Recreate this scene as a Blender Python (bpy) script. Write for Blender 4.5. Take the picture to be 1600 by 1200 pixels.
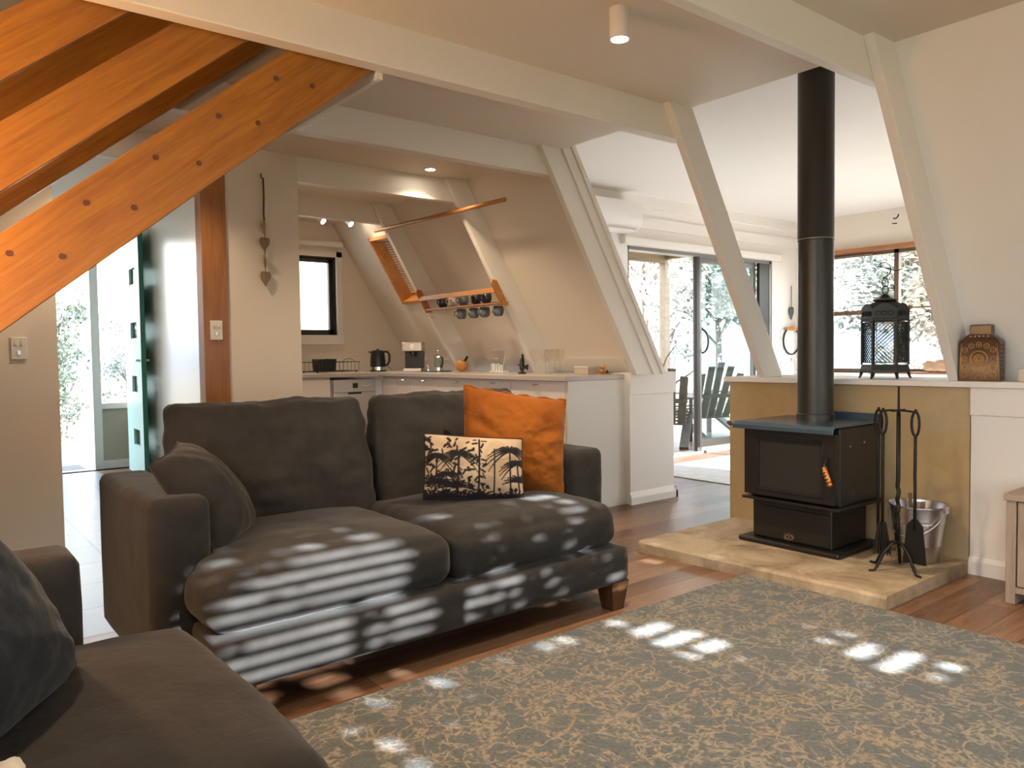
import bpy, bmesh, math, random
from mathutils import Vector, Matrix, noise
from math import sin, cos, pi, radians as R_

random.seed(7)
for o in list(bpy.data.objects):
    bpy.data.objects.remove(o)
sc = bpy.context.scene
COL = sc.collection

# ---------------------------------------------------------------- camera
F_PX, YAW, PITCH, ROLL = 1197.86, 0.670826, 0.0402951, 0.0137807
cam_d = bpy.data.cameras.new('camera')
cam = bpy.data.objects.new('camera', cam_d)
COL.objects.link(cam)
fwd = Vector((sin(YAW)*cos(PITCH), cos(YAW)*cos(PITCH), -sin(PITCH)))
r0 = Vector((cos(YAW), -sin(YAW), 0)); d0 = fwd.cross(r0)
right = cos(ROLL)*r0 + sin(ROLL)*d0
down = -sin(ROLL)*r0 + cos(ROLL)*d0
m = Matrix((right, -down, -fwd)).transposed().to_4x4()
m.translation = Vector((0, 0, 1.10))
cam.matrix_world = m
cam_d.sensor_fit = 'HORIZONTAL'; cam_d.sensor_width = 36.0
cam_d.lens = 36.0*F_PX/1600.0
cam_d.clip_start = 0.02; cam_d.clip_end = 400
sc.camera = cam

# ---------------------------------------------------------------- exposure, sky, sun
sc.view_settings.view_transform = 'Standard'
sc.view_settings.look = 'None'
sc.view_settings.exposure = 1.45
sc.view_settings.gamma = 1.0
sc.view_settings.use_curve_mapping = False
sc.cycles.use_denoising = True
sc.cycles.max_bounces = 10
sc.cycles.diffuse_bounces = 6
sc.cycles.transparent_max_bounces = 24
sc.cycles.sample_clamp_indirect = 6.0
sc.cycles.caustics_reflective = False
sc.cycles.caustics_refractive = False

world = bpy.data.worlds.new('sky'); sc.world = world
world.use_nodes = True
wn, wl = world.node_tree.nodes, world.node_tree.links
bg = wn['Background']
wtc = wn.new('ShaderNodeTexCoord'); wsep = wn.new('ShaderNodeSeparateXYZ')
wl.new(wtc.outputs['Generated'], wsep.inputs[0])
wr = wn.new('ShaderNodeValToRGB')
wr.color_ramp.elements[0].position = 0.0; wr.color_ramp.elements[0].color = (0.95, 0.95, 0.93, 1)
wr.color_ramp.elements[1].position = 0.6; wr.color_ramp.elements[1].color = (0.70, 0.82, 1.0, 1)
wl.new(wsep.outputs[2], wr.inputs[0]); wl.new(wr.outputs[0], bg.inputs['Color'])
SKY = 3.6
bg.inputs['Strength'].default_value = SKY

SUN_DIR = Vector((-0.10, 0.93, -0.335)).normalized()
sun_d = bpy.data.lights.new('sun', 'SUN'); sun_d.energy = 25.0; sun_d.angle = R_(0.4)
sun_d.color = (0.93, 0.96, 1.0)
sun = bpy.data.objects.new('sun', sun_d); COL.objects.link(sun)
sun.rotation_mode = 'QUATERNION'
sun.rotation_quaternion = Vector((0, 0, -1)).rotation_difference(SUN_DIR)
sun.location = (0, -6, 6)

def portal(name, loc, sx, sy, rot):
    d = bpy.data.lights.new(name, 'AREA'); d.shape = 'RECTANGLE'; d.size = sx; d.size_y = sy
    d.cycles.is_portal = True
    o = bpy.data.objects.new(name, d); COL.objects.link(o); o.location = loc; o.rotation_euler = rot
portal('portal_window', (2.1, -2.0, 1.2), 3.6, 1.9, (R_(90), 0, 0))
portal('portal_left', (-1.62, .1, 1.25), 1.9, 2.9, (0, R_(-90), 0))
portal('portal_sunny', (7.15, 1.38, .87), 2.1, 1.2, (R_(90), 0, 0))
portal('portal_entry', (1.2, 8.6, 1.1), 1.3, 2.2, (R_(-90), 0, 0))
portal('portal_slider', (6.8, 5.32, 1.1), 2.5, 2.2, (R_(-90), 0, 0))
portal('portal_sunroom', (8.62, 3.5, 1.45), 1.4, 2.9, (0, R_(90), 0))

# ---------------------------------------------------------------- helpers
def tag(o, label=None, cat=None, group=None, kind=None):
    if label: o['label'] = label
    if cat: o['category'] = cat
    if group: o['group'] = group
    if kind: o['kind'] = kind
    return o

def thing(name, label, cat, loc=(0, 0, 0), rz=0.0, group=None, kind=None):
    o = bpy.data.objects.new(name, None); COL.objects.link(o)
    o.location = loc; o.rotation_euler = (0, 0, rz); o.empty_display_size = 0.05
    return tag(o, label, cat, group, kind)

class MB:
    def __init__(s): s.v = []; s.f = []; s.mi = []
    def add(s, vs, fs, mi=0):
        b = len(s.v); s.v += [tuple(v) for v in vs]
        s.f += [tuple(b+i for i in f) for f in fs]; s.mi += [mi]*len(fs); return s
    def box(s, x0, x1, y0, y1, z0, z1, mi=0):
        vs = [(x, y, z) for z in (z0, z1) for y in (y0, y1) for x in (x0, x1)]
        return s.add(vs, [(0, 2, 3, 1), (4, 5, 7, 6), (0, 1, 5, 4), (2, 6, 7, 3), (0, 4, 6, 2), (1, 3, 7, 5)], mi)
    def obox(s, c, ex, ey, ez, mi=0):
        c, ex, ey, ez = map(Vector, (c, ex, ey, ez))
        vs = [c+a*ex+b*ey+d*ez for d in (-.5, .5) for b in (-.5, .5) for a in (-.5, .5)]
        return s.add(vs, [(0, 2, 3, 1), (4, 5, 7, 6), (0, 1, 5, 4), (2, 6, 7, 3), (0, 4, 6, 2), (1, 3, 7, 5)], mi)
    def bar(s, a, b, w, h, up=(0, 0, 1), mi=0):
        a, b = Vector(a), Vector(b); d = b-a; u = Vector(up)
        side = d.cross(u)
        if side.length < 1e-6: side = d.cross(Vector((1, 0, 0)))
        side.normalize(); n = side.cross(d).normalized()
        return s.obox((a+b)/2, d, side*w, n*h, mi)
    def prism(s, poly, axis, a, b, mi=0):
        # poly: 2-D points in the two other axes (order x,y,z without axis)
        def P(p, t):
            q = list(p); q.insert(axis, t); return tuple(q)
        n = len(poly)
        vs = [P(p, a) for p in poly]+[P(p, b) for p in poly]
        fs = [tuple(range(n))[::-1], tuple(range(n, 2*n))]+[(i, (i+1) % n, n+(i+1) % n, n+i) for i in range(n)]
        return s.add(vs, fs, mi)
    def tube(s, pts, r, n=8, mi=0, closed=False, cap=True):
        pts = [Vector(p) for p in pts]; k = len(pts)
        rs = r if isinstance(r, (list, tuple)) else [r]*k
        t0 = (pts[1]-pts[0]).normalized()
        a = t0.orthogonal().normalized(); rings = []; pt = t0
        for i, p in enumerate(pts):
            if closed: t = (pts[(i+1) % k]-pts[i-1]).normalized()
            elif i == 0: t = t0
            elif i == k-1: t = (pts[-1]-pts[-2]).normalized()
            else: t = (pts[i+1]-pts[i-1]).normalized()
            a = pt.rotation_difference(t) @ a; pt = t
            a = (a - a.dot(t)*t).normalized(); b = t.cross(a)
            rings.append([p+rs[i]*(cos(2*pi*j/n)*a+sin(2*pi*j/n)*b) for j in range(n)])
        vs = [v for rg in rings for v in rg]; fs = []
        for i in range(k if closed else k-1):
            i2 = (i+1) % k
            fs += [(i*n+j, i*n+(j+1) % n, i2*n+(j+1) % n, i2*n+j) for j in range(n)]
        if cap and not closed:
            fs += [tuple(range(n))[::-1], tuple(range((k-1)*n, k*n))]
        return s.add(vs, fs, mi)
    def lathe(s, prof, c=(0, 0, 0), n=24, mi=0, axis=2):
        vs = []; fs = []
        for (r, z) in prof:
            for j in range(n):
                p = [r*cos(2*pi*j/n), r*sin(2*pi*j/n)]; p.insert(axis, z)
                vs.append((p[0]+c[0], p[1]+c[1], p[2]+c[2]))
        for i in range(len(prof)-1):
            fs += [(i*n+j, i*n+(j+1) % n, (i+1)*n+(j+1) % n, (i+1)*n+j) for j in range(n)]
        if prof[0][0] > 1e-5: fs.append(tuple(range(n))[::-1])
        if prof[-1][0] > 1e-5: fs.append(tuple(range((len(prof)-1)*n, len(prof)*n)))
        return s.add(vs, fs, mi)
    def ball(s, c, r, n=12, m_=8, mi=0, sc_=(1, 1, 1)):
        prof = [(max(1e-4, r*sin(pi*i/m_)), -r*cos(pi*i/m_)) for i in range(m_+1)]
        b = len(s.v); s.lathe(prof, (0, 0, 0), n, mi)
        for i in range(b, len(s.v)):
            v = s.v[i]; s.v[i] = (v[0]*sc_[0]+c[0], v[1]*sc_[1]+c[1], v[2]*sc_[2]+c[2])
        return s
    def build(s, name, mat=None, parent=None, smooth=False, bevel=0.0, seg=2, sub=0, loc=None, auto=None):
        me = bpy.data.meshes.new(name); me.from_pydata(s.v, [], s.f)
        mats = mat if isinstance(mat, (list, tuple)) else [mat]
        for mm in mats: me.materials.append(mm)
        for i, p in enumerate(me.polygons): p.material_index = s.mi[i]
        bm = bmesh.new(); bm.from_mesh(me); bmesh.ops.recalc_face_normals(bm, faces=bm.faces)
        bm.to_mesh(me); bm.free()
        if smooth or bevel:
            for p in me.polygons: p.use_smooth = True
        if (bevel or auto) and hasattr(me, 'set_sharp_from_angle'):
            me.set_sharp_from_angle(angle=R_(auto or 35))
        o = bpy.data.objects.new(name, me); COL.objects.link(o)
        if parent: o.parent = parent
        if loc: o.location = loc
        if bevel:
            b = o.modifiers.new('bevel', 'BEVEL'); b.width = bevel; b.segments = seg; b.limit_method = 'ANGLE'
            b.harden_normals = True
        if sub:
            b = o.modifiers.new('sub', 'SUBSURF'); b.levels = sub; b.render_levels = sub
        return o

def struct(name, mb, mat, label, cat, **k):
    o = mb.build(name, mat, **k); return tag(o, label, cat, kind='structure')

def copy_tree(o, parent=None):
    c = o.copy(); COL.objects.link(c); c.parent = parent
    for ch in list(o.children): copy_tree(ch, c)
    return c

# ---------------------------------------------------------------- materials
def mat(name, col, rough=0.6, metal=0.0, emis=None, es=0.0, spec=None, coat=0, sheen=0, alpha=None, trans=0):
    m_ = bpy.data.materials.new(name); m_.use_nodes = True
    b = m_.node_tree.nodes['Principled BSDF']
    b.inputs['Base Color'].default_value = (*col, 1); b.inputs['Roughness'].default_value = rough
    b.inputs['Metallic'].default_value = metal
    if emis: b.inputs['Emission Color'].default_value = (*emis, 1); b.inputs['Emission Strength'].default_value = es
    if spec is not None: b.inputs['Specular IOR Level'].default_value = spec
    if coat: b.inputs['Coat Weight'].default_value = coat; b.inputs['Coat Roughness'].default_value = .15
    if sheen: b.inputs['Sheen Weight'].default_value = sheen; b.inputs['Sheen Roughness'].default_value = .4
    return m_
class NT:
    def __init__(s, m_): s.t = m_.node_tree; s.n = s.t.nodes; s.l = s.t.links; s.b = s.n['Principled BSDF']
    def new(s, ty, **k):
        nd = s.n.new(ty)
        for a, v in k.items(): setattr(nd, a, v)
        return nd
    def coord(s, scale=(1, 1, 1), rot=(0, 0, 0), obj=True, loc=(0, 0, 0)):
        tc = s.new('ShaderNodeTexCoord'); mp = s.new('ShaderNodeMapping')
        mp.inputs['Scale'].default_value = scale; mp.inputs['Rotation'].default_value = rot; mp.inputs['Location'].default_value = loc
        s.l.new(tc.outputs['Object' if obj else 'Generated'], mp.inputs[0]); return mp.outputs[0]
    def noise(s, vec, scale, detail=4, rough=.55, dist=0):
        nd = s.new('ShaderNodeTexNoise'); nd.inputs['Scale'].default_value = scale
        nd.inputs['Detail'].default_value = detail; nd.inputs['Roughness'].default_value = rough; nd.inputs['Distortion'].default_value = dist
        s.l.new(vec, nd.inputs['Vector']); return nd
    def ramp(s, fac, stops, interp='LINEAR'):
        r = s.new('ShaderNodeValToRGB'); cr = r.color_ramp; cr.interpolation = interp
        while len(cr.elements) < len(stops): cr.elements.new(.5)
        for e, (p, c) in zip(cr.elements, stops):
            e.position = p; e.color = (*c, 1) if len(c) == 3 else c
        s.l.new(fac, r.inputs[0]); return r.outputs[0]
    def mix(s, fac, a, b, blend='MIX'):
        mx = s.new('ShaderNodeMix'); mx.data_type = 'RGBA'; mx.blend_type = blend
        for sock, v in ((mx.inputs[0], fac), (mx.inputs[6], a), (mx.inputs[7], b)):
            if hasattr(v, 'is_linked') or hasattr(v, 'links'): s.l.new(v, sock)
            elif isinstance(v, (int, float)): sock.default_value = v
            else: sock.default_value = (*v, 1)
        return mx.outputs[2]
    def bump(s, h, st=.2, dist=.01):
        b = s.new('ShaderNodeBump'); b.inputs['Strength'].default_value = st; b.inputs['Distance'].default_value = dist
        s.l.new(h, b.inputs['Height']); s.l.new(b.outputs[0], s.b.inputs['Normal'])
    def col(s, c): s.l.new(c, s.b.inputs['Base Color'])
    def rough(s, c): s.l.new(c, s.b.inputs['Roughness'])

def paint(name, c, rough=.6, var=.04, bump=.05):
    m_ = mat(name, c, rough); t = NT(m_); v = t.coord()
    n = t.noise(v, 1.6, 3); d = tuple(max(0, x*(1-var)) for x in c)
    t.col(t.mix(n.outputs['Fac'], c, d))
    n2 = t.noise(v, 90, 2); t.bump(n2.outputs['Fac'], bump, .002); return m_
def wood(name, a, b, axis=0, rough=.4, scale=1.0, spec=None, tilt=None):
    m_ = mat(name, a, rough, spec=spec); t = NT(m_)
    s3 = [14*scale]*3; s3[axis] = 1.0*scale
    if tilt is None: v = t.coord(tuple(s3))
    else:
        v0 = t.coord((1, 1, 1), (0, tilt, 0)); mp2 = t.new('ShaderNodeMapping'); mp2.inputs['Scale'].default_value = tuple(s3)
        t.l.new(v0, mp2.inputs[0]); v = mp2.outputs[0]
    n = t.noise(v, 1.5, 6, .6, .8)
    n3 = t.noise(v, 6, 4, .6, .2)
    f = t.mix(.35, n.outputs['Fac'], n3.outputs['Fac'])
    t.col(t.ramp(f, [(.35, b), (.62, a)])); t.bump(n.outputs['Fac'], .06, .003); return m_
def fabric(name, a, b, scale=7, wr=.35, rough=.85, sheen=.5, weave=500):
    m_ = mat(name, a, rough, sheen=sheen, spec=.2); t = NT(m_); v = t.coord()
    n = t.noise(v, scale, 4, .55, .4); t.col(t.ramp(n.outputs['Fac'], [(.3, b), (.7, a)]))
    n2 = t.noise(t.coord((1, 1, 1)), weave, 2)
    n3 = t.noise(t.coord((1, 1, 1)), 26, 3, .6, .6)
    add = t.mix(.25, n3.outputs['Fac'], n2.outputs['Fac']); t.bump(add, wr, .008); return m_

M = {}
M['white'] = paint('white_paint', (.80, .77, .73), .5)
M['cream'] = paint('cream_lining', (.75, .675, .58), .6)
M['beam'] = paint('beam_paint', (.79, .75, .69), .45)
nt = NT(M['beam']); bv = nt.coord((1.2, 14, 14)); bn = nt.noise(bv, 3, 4); nt.bump(bn.outputs['Fac'], .12, .004)
M['gloss'] = paint('gloss_wall_paint', (.80, .77, .71), .24, bump=.02)
M['ochre'] = mat('ochre_render', (.5, .33, .14), .85)
t = NT(M['ochre']); v = t.coord(); n = t.noise(v, 2.2, 6, .6, .3); n2 = t.noise(v, 22, 5)
t.col(t.mix(n2.outputs['Fac'], t.ramp(n.outputs['Fac'], [(.3, (.40, .245, .10)), (.5, (.47, .34, .18)), (.72, (.50, .42, .30))]), (.45, .33, .17))); t.bump(n2.outputs['Fac'], .25, .01)
M['stone'] = mat('hearth_stone', (.5, .4, .28), .8)
t = NT(M['stone']); v = t.coord(); n = t.noise(v, 4, 8, .65, .6); n2 = t.noise(v, 40, 4)
t.col(t.ramp(n.outputs['Fac'], [(.28, (.14, .10, .065)), (.45, (.33, .255, .17)), (.6, (.45, .365, .265)), (.8, (.39, .335, .27))])); t.bump(n.outputs['Fac'], .5, .03)
# floor boards
M['floor'] = mat('floor_boards', (.2, .1, .05), .28)
t = NT(M['floor']); v = t.coord()
br = t.new('ShaderNodeTexBrick'); br.offset = .37; br.inputs['Scale'].default_value = 1
br.inputs['Brick Width'].default_value = 1.2; br.inputs['Row Height'].default_value = .13; br.inputs['Mortar Size'].default_value = .0015
br.inputs['Color1'].default_value = (0, 0, 0, 1); br.inputs['Color2'].default_value = (1, 1, 1, 1); br.inputs['Mortar'].default_value = (.2, .2, .2, 1)
t.l.new(v, br.inputs['Vector'])
n = t.noise(t.coord((1.2, 12, 1)), 2.2, 6, .65, .9)
n9 = t.noise(t.coord((2.5, 22, 1)), 3.0, 7, .7, 1.6)
f = t.mix(.22, t.mix(.45, n.outputs['Fac'], n9.outputs['Fac']), br.outputs['Color'])
wc = t.ramp(f, [(.32, (.045, .019, .009)), (.43, (.115, .054, .027)), (.53, (.185, .098, .054)), (.68, (.30, .18, .11))])
t.col(t.mix(br.outputs['Fac'], wc, (.03, .014, .007)))
t.rough(t.ramp(n.outputs['Fac'], [(.3, (.30,)*3), (.7, (.42,)*3)])); t.bump(n.outputs['Fac'], .08, .003)
# slate
def tiles(name, a, b, w, g=(.12, .12, .12)):
    m_ = mat(name, a, .35); t = NT(m_); v = t.coord()
    br = t.new('ShaderNodeTexBrick'); br.offset = .0; br.inputs['Scale'].default_value = 1
    br.inputs['Brick Width'].default_value = w; br.inputs['Row Height'].default_value = w; br.inputs['Mortar Size'].default_value = .008
    br.inputs['Color1'].default_value = (*a, 1); br.inputs['Color2'].default_value = (*b, 1); br.inputs['Mortar'].default_value = (*g, 1)
    t.l.new(v, br.inputs['Vector']); n = t.noise(v, 5, 5)
    t.col(t.mix(n.outputs['Fac'], br.outputs['Color'], b, 'MIX')); return m_
M['tile'] = tiles('hall_tiles', (.22, .23, .25), (.15, .165, .19), .42, (.03, .03, .03))
M['pave'] = tiles('paving', (.30, .30, .30), (.22, .22, .23), .6)
M['sofa'] = fabric('charcoal_velvet', (.034, .031, .029), (.020, .018, .0165), sheen=.12)
M['sofa_leg'] = wood('dark_leg_wood', (.10, .045, .018), (.05, .022, .01), 2)
M['pillow_blue'] = fabric('slate_blue_velvet', (.032, .037, .046), (.018, .021, .028), wr=.5, sheen=.15)
M['orange'] = fabric('rust_velvet', (.29, .090, .008), (.19, .052, .005), 5, wr=.6, sheen=.15)
M['pine'] = wood('orange_pine', (.38, .150, .019), (.23, .082, .009), 0, .32, 1.3, tilt=math.atan(.825))
M['pinez'] = wood('pine_post', (.36, .15, .04), (.24, .085, .02), 2, .35)
M['piney'] = wood('pine_rail', (.52, .24, .07), (.36, .14, .03), 1, .35)
M['plug'] = mat('wood_plug', (.10, .03, .012), .5)
M['black'] = mat('stove_black', (.012, .011, .010), .42, .0, spec=.5)
M['flue'] = mat('flue_black', (.028, .026, .022), .38, .2)
M['plate'] = mat('stove_plate', (.085, .13, .18), .26, .5)  # blue of the reflected sky put into the plate colour
M['iron'] = mat('wrought_iron', (.012, .012, .012), .5, .5)
M['fireglass'] = mat('fire_glass', (.035, .032, .03), .10, spec=.6)
M['chrome'] = mat('chrome', (.75, .75, .75), .18, 1)
M['steel'] = mat('brushed_steel', (.55, .53, .5), .32, 1)
M['zinc'] = mat('galvanised', (.62, .63, .66), .30, 1)
M['bronze'] = mat('bronze', (.35, .24, .14), .4, .8)
M['handlewood'] = mat('turned_handle', (.5, .20, .05), .4)
M['copper'] = mat('copper_coil', (.75, .33, .10), .3, .9)
M['counter'] = mat('laminate_counter', (.50, .45, .42), .25)
M['cab'] = mat('cabinet_white', (.74, .70, .68), .3)
M['cabside'] = paint('cabinet_side', (.72, .72, .68), .45, bump=.02)
M['aluframe'] = mat('alu_frame', (.22, .21, .19), .35, .5)
M['darkframe'] = mat('dark_frame', (.035, .033, .03), .4, .2)
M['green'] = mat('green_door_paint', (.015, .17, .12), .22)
M['green_lit'] = mat('door_green_daylit', (.48, .72, .68), .3)  # paler copy of the door green, daylight on this face put into the colour
M['plastic'] = mat('white_plastic', (.8, .79, .77), .35)
M['switch'] = mat('switch_plastic', (.74, .70, .64), .4)
M['blackpl'] = mat('black_plastic', (.012, .012, .013), .3)
M['cord'] = mat('jute_cord', (.10, .055, .028), .9)
M['heart'] = wood('weathered_heart', (.34, .24, .15), (.20, .14, .09), 2, .8, 4)
M['heartlt'] = wood('pale_heart', (.52, .36, .20), (.36, .24, .13), 2, .8, 4)
M['heartgr'] = mat('grey_heart', (.10, .10, .11), .6)
M['cup'] = mat('grey_glaze', (.13, .145, .16), .25)
M['cupdk'] = mat('dark_glaze', (.03, .03, .035), .25)
M['cuplt'] = mat('cream_glaze', (.65, .58, .46), .3)
M['deck'] = wood('deck_boards', (.20, .22, .26), (.13, .145, .18), 0, .6)
M['decktimber'] = wood('deck_timber', (.36, .29, .20), (.25, .19, .13), 0, .7)
M['deckorange'] = wood('oiled_rafter', (.75, .26, .05), (.55, .16, .03), 1, .5)
M['deckroof'] = wood('roof_lining', (.72, .60, .38), (.62, .50, .30), 0, .6)
M['chairwood'] = wood('weathered_chair', (.17, .15, .12), (.11, .10, .08), 2, .7)
M['bark'] = wood('bark', (.20, .15, .11), (.10, .08, .06), 2, .9)
M['grass'] = mat('dry_grass', (.55, .47, .33), .95)
t = NT(M['grass']); n = t.noise(t.coord(), .7, 8, .7); t.col(t.ramp(n.outputs['Fac'], [(.3, (.10, .09, .055)), (.6, (.20, .165, .115))]))
M['hill'] = mat('far_hill', (.085, .12, .16), .95)
M['greywood'] = wood('greyed_oak', (.36, .29, .23), (.24, .19, .15), 2, .55, 2)
M['greytop'] = wood('greyed_oak_top', (.38, .30, .24), (.28, .22, .17), 1, .5, 2)
M['mat_rug'] = fabric('pale_rug', (.62, .60, .58), (.50, .48, .47), wr=.3, sheen=0)
M['dark'] = mat('dark_gap', (.01, .01, .01), .8)
M['metal_dk'] = mat('aged_metal', (.032, .035, .030), .5, .6)
M['vase'] = mat('brown_lacquer', (.060, .022, .010), .25)
M['gold'] = mat('worn_gold', (.50, .27, .10), .35, .6)
M['blind'] = mat('blind_white', (.78, .77, .75), .4)
M['fur'] = fabric('cream_fleece', (.75, .70, .62), (.6, .55, .48), 60, wr=.8, sheen=.5)
def glass(name, tint=(1, 1, 1), refl=.06):
    m_ = bpy.data.materials.new(name); m_.use_nodes = True; nt = m_.node_tree; nt.nodes.clear()
    out = nt.nodes.new('ShaderNodeOutputMaterial'); mx = nt.nodes.new('ShaderNodeMixShader')
    tr = nt.nodes.new('ShaderNodeBsdfTransparent'); gl = nt.nodes.new('ShaderNodeBsdfGlossy')
    lw0 = nt.nodes.new('ShaderNodeLayerWeight'); lw0.inputs[0].default_value = .5
    pw = nt.nodes.new('ShaderNodeMath'); pw.operation = 'POWER'; nt.links.new(lw0.outputs['Facing'], pw.inputs[0]); pw.inputs[1].default_value = 4.5
    lw = nt.nodes.new('ShaderNodeMath'); lw.operation = 'MULTIPLY_ADD'; nt.links.new(pw.outputs[0], lw.inputs[0]); lw.inputs[1].default_value = .7; lw.inputs[2].default_value = refl*.5
    tr.inputs[0].default_value = (*tint, 1); gl.inputs['Roughness'].default_value = .02
    nt.links.new(lw.outputs[0], mx.inputs[0]); nt.links.new(tr.outputs[0], mx.inputs[1]); nt.links.new(gl.outputs[0], mx.inputs[2])
    nt.links.new(mx.outputs[0], out.inputs[0]); return m_
M['glass'] = glass('window_glass', (.97, .98, .97))
M['tglass'] = glass('tinted_glass', (.80, .90, .90))
def bulb(name, c, s): return mat(name, (1, 1, 1), .5, emis=c, es=s)
M['bulb'] = bulb('warm_lens', (1, .86, .66), 30)
def leaf(name, a, b):
    m_ = mat(name, a, .6); t = NT(m_); n = t.noise(t.coord(), 3.0, 2); t.col(t.ramp(n.outputs['Fac'], [(.35, a), (.65, b)]))
    return m_
M['leafg'] = leaf('green_leaves', (.09, .12, .07), (.17, .19, .12))
M['leafa'] = leaf('autumn_leaves', (.22, .14, .075), (.22, .19, .13))
M['leafp'] = leaf('pale_leaves', (.15, .18, .145), (.22, .215, .165))

# ================================================================ ROOM SHELL
# X runs along the ceiling beams, Y along the house; the camera stands at 0,0.
CZ = 2.39
LX0, LK = 3.33, .62                 # lining: x = LX0 + (CZ - z) * LK
def lin(z): return LX0+(CZ-z)*LK
b = MB().box(-2.2, 8.7, -2.1, 3.4, -.12, 0).box(1.45, 8.7, 3.4, 8.5, -.12, 0)
struct('floor', b, M['floor'], 'glossy brown timber board floor of the lounge and kitchen', 'floor')
b = MB().box(-2.2, 1.45, 3.4, 8.5, -.12, 0)
struct('floor_hall', b, M['tile'], 'pale tiled hall floor behind the sofa', 'floor')
# lounge ceiling with stair opening
OX0, OX1, OY0, OY1 = -.75, 1.545, 2.754, 3.69
b = MB().box(-.92, 3.33, -2.0, OY0, CZ, CZ+.22).box(-.92, 3.33, OY1, 8.4, CZ, CZ+.22)
b.box(OX1, 3.33, OY0, OY1, CZ, CZ+.22).box(-.92, OX0, OY0, OY1, CZ, CZ+.22)
struct('ceiling', b, M['cream'], 'flat cream lounge ceiling between white beams', 'ceiling')
b = MB().box(-1.6, 2.6, 1.9, 2.0, CZ+.22, 4.8).box(-1.6, 2.6, 4.6, 4.7, CZ+.22, 4.8).box(-1.7, -1.6, 1.9, 4.7, CZ+.22, 4.8).box(2.6, 2.7, 1.9, 4.7, CZ+.22, 4.8).box(-1.7, 2.7, 1.9, 4.7, 4.8, 4.9)
struct('wall_upstairs', b, M['cream'], 'pinkish cream upstairs wall above the stair opening', 'wall')
# stair opening trim
b = MB().box(OX1-.022, OX1, OY0, OY1, 2.20, CZ+.2).box(-.75, OX1, OY0, OY0+.012, 2.235, CZ+.2)
struct('trim_1', b, M['beam'], 'white trim lining the stair opening', 'trim')
# sloping linings (right)
def slope_prism(z0, z1, y0, y1, th=.16):
    return [(lin(z0), z0), (lin(z1), z1), (lin(z1)+th, z1), (lin(z0)+th, z0)]
def add_slope(bb, y0, y1, z0=.90, z1=CZ+.05, hole=None):
    p = slope_prism(z0, z1, y0, y1); bb.prism(p, 1, y0, y1)
b = MB(); add_slope(b, -2.0, 1.60)
struct('wall_right', b, M['white'], 'steep sloping lining right of the stove behind the lidded jar', 'wall')
b = MB(); add_slope(b, 3.80, 5.98); add_slope(b, 6.44, 7.0); add_slope(b, 5.98, 6.44, .90, 1.62); add_slope(b, 5.98, 6.44, 2.17, CZ+.05)
struct('wall_kitchen_slope', b, M['cream'], 'steep sloping kitchen lining behind the counter', 'wall')
# left slope + knee walls, gable at the near end
LP = [(-.85, CZ+.05), (-1.78, .9), (-1.94, .9), (-1.02, CZ+.05)]
b = MB().prism(LP, 1, -2.0, -1.42).prism(LP, 1, 1.62, 8.4).box(-1.85, -1.72, -2.0, -1.42, 0, .95).box(-1.85, -1.72, 1.62, 8.4, 0, .95)
b.prism([(-.85, CZ+.05), (-1.60, 1.6), (-1.75, 2.30), (-1.75, CZ+.05)], 1, -1.42, -1.36).prism([(-.85, CZ+.05), (-1.60, 1.6), (-1.75, 2.30), (-1.75, CZ+.05)], 1, 1.56, 1.62)
b.box(-1.75, -.85, -1.42, 1.62, CZ, CZ+.08)
struct('wall_left', b, M['cream'], 'sloping lining and low wall on the left side of the lounge', 'wall')
WX0, WX1, WZ0, WZ1 = .3, 3.85, .25, 2.20
b = MB().box(-2.0, WX0, -2.1, -1.95, 0, 2.7).box(WX1, 4.6, -2.1, -1.95, 0, 2.7).box(WX0, WX1, -2.1, -1.95, 0, WZ0).box(WX0, WX1, -2.1, -1.95, WZ1, 2.7)
struct('wall_front', b, M['cream'], 'cream gable wall with the long blind covered window', 'wall')
# low wall under the right slope and its ledge
b = MB().box(4.03, 4.40, -2.0, 1.515, 0, .77).box(4.018, 4.40, -2.0, 1.515, .772, .905)
struct('wall_low', b, M['white'], 'white low wall with fascia board right of the hearth', 'wall')
b = MB().box(4.10, 4.40, 1.515, 2.895, 0, .905)
struct('wall_behind_hearth', b, M['white'], 'white low wall core behind the ochre hearth panel', 'wall')
b = MB().box(3.985, 4.46, -2.0, 2.91, .905, .935)
struct('trim_ledge', b, M['white'], 'white ledge board running above the hearth wall', 'ledge', bevel=.004)
b = MB().prism([(4.03, 0), (4.012, 0), (4.012, .065), (4.024, .085), (4.03, .085)], 1, -2.0, 1.515)
struct('baseboard_right', b, M['white'], 'white skirting board along the low wall by the bench', 'baseboard')
b = MB().box(4.03, 4.10, 1.52, 2.895, .0, .904)
struct('wall_hearth', b, M['ochre'], 'mottled ochre rendered panel behind the wood stove', 'wall')
# hearth slab, slightly irregular
hs = MB(); n = 40; top = []; bot = []
for i in range(n+1):
    y = 2.85-(2.85-1.515)*i/n; x = 3.135+.045*i/n*1.1
    top.append((x+.006*noise.noise(Vector((y*9, 0, 1)))+.012, y)); bot.append((x-.004+.012*noise.noise(Vector((y*7, 3, 1))), y))
vs = [(x, y, .060+.003*noise.noise(Vector((x*5, y*8, 0)))) for x, y in top]+[(x-.012, y, .048) for x, y in top]+[(x, y, 0) for x, y in bot]+[(4.03, y, .062) for x, y in top]+[(4.03, y, 0) for x, y in top]
k = n+1; fs = []
for i in range(n):
    fs += [(i, i+1, k+i+1, k+i), (k+i, k+i+1, 2*k+i+1, 2*k+i), (3*k+i, 3*k+i+1, i+1, i)]
fs += [(0, k, 2*k, 4*k, 3*k), (k-1, 4*k-1, 5*k-1, 3*k-1, 2*k-1)]
hs.add(vs, fs)
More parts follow.
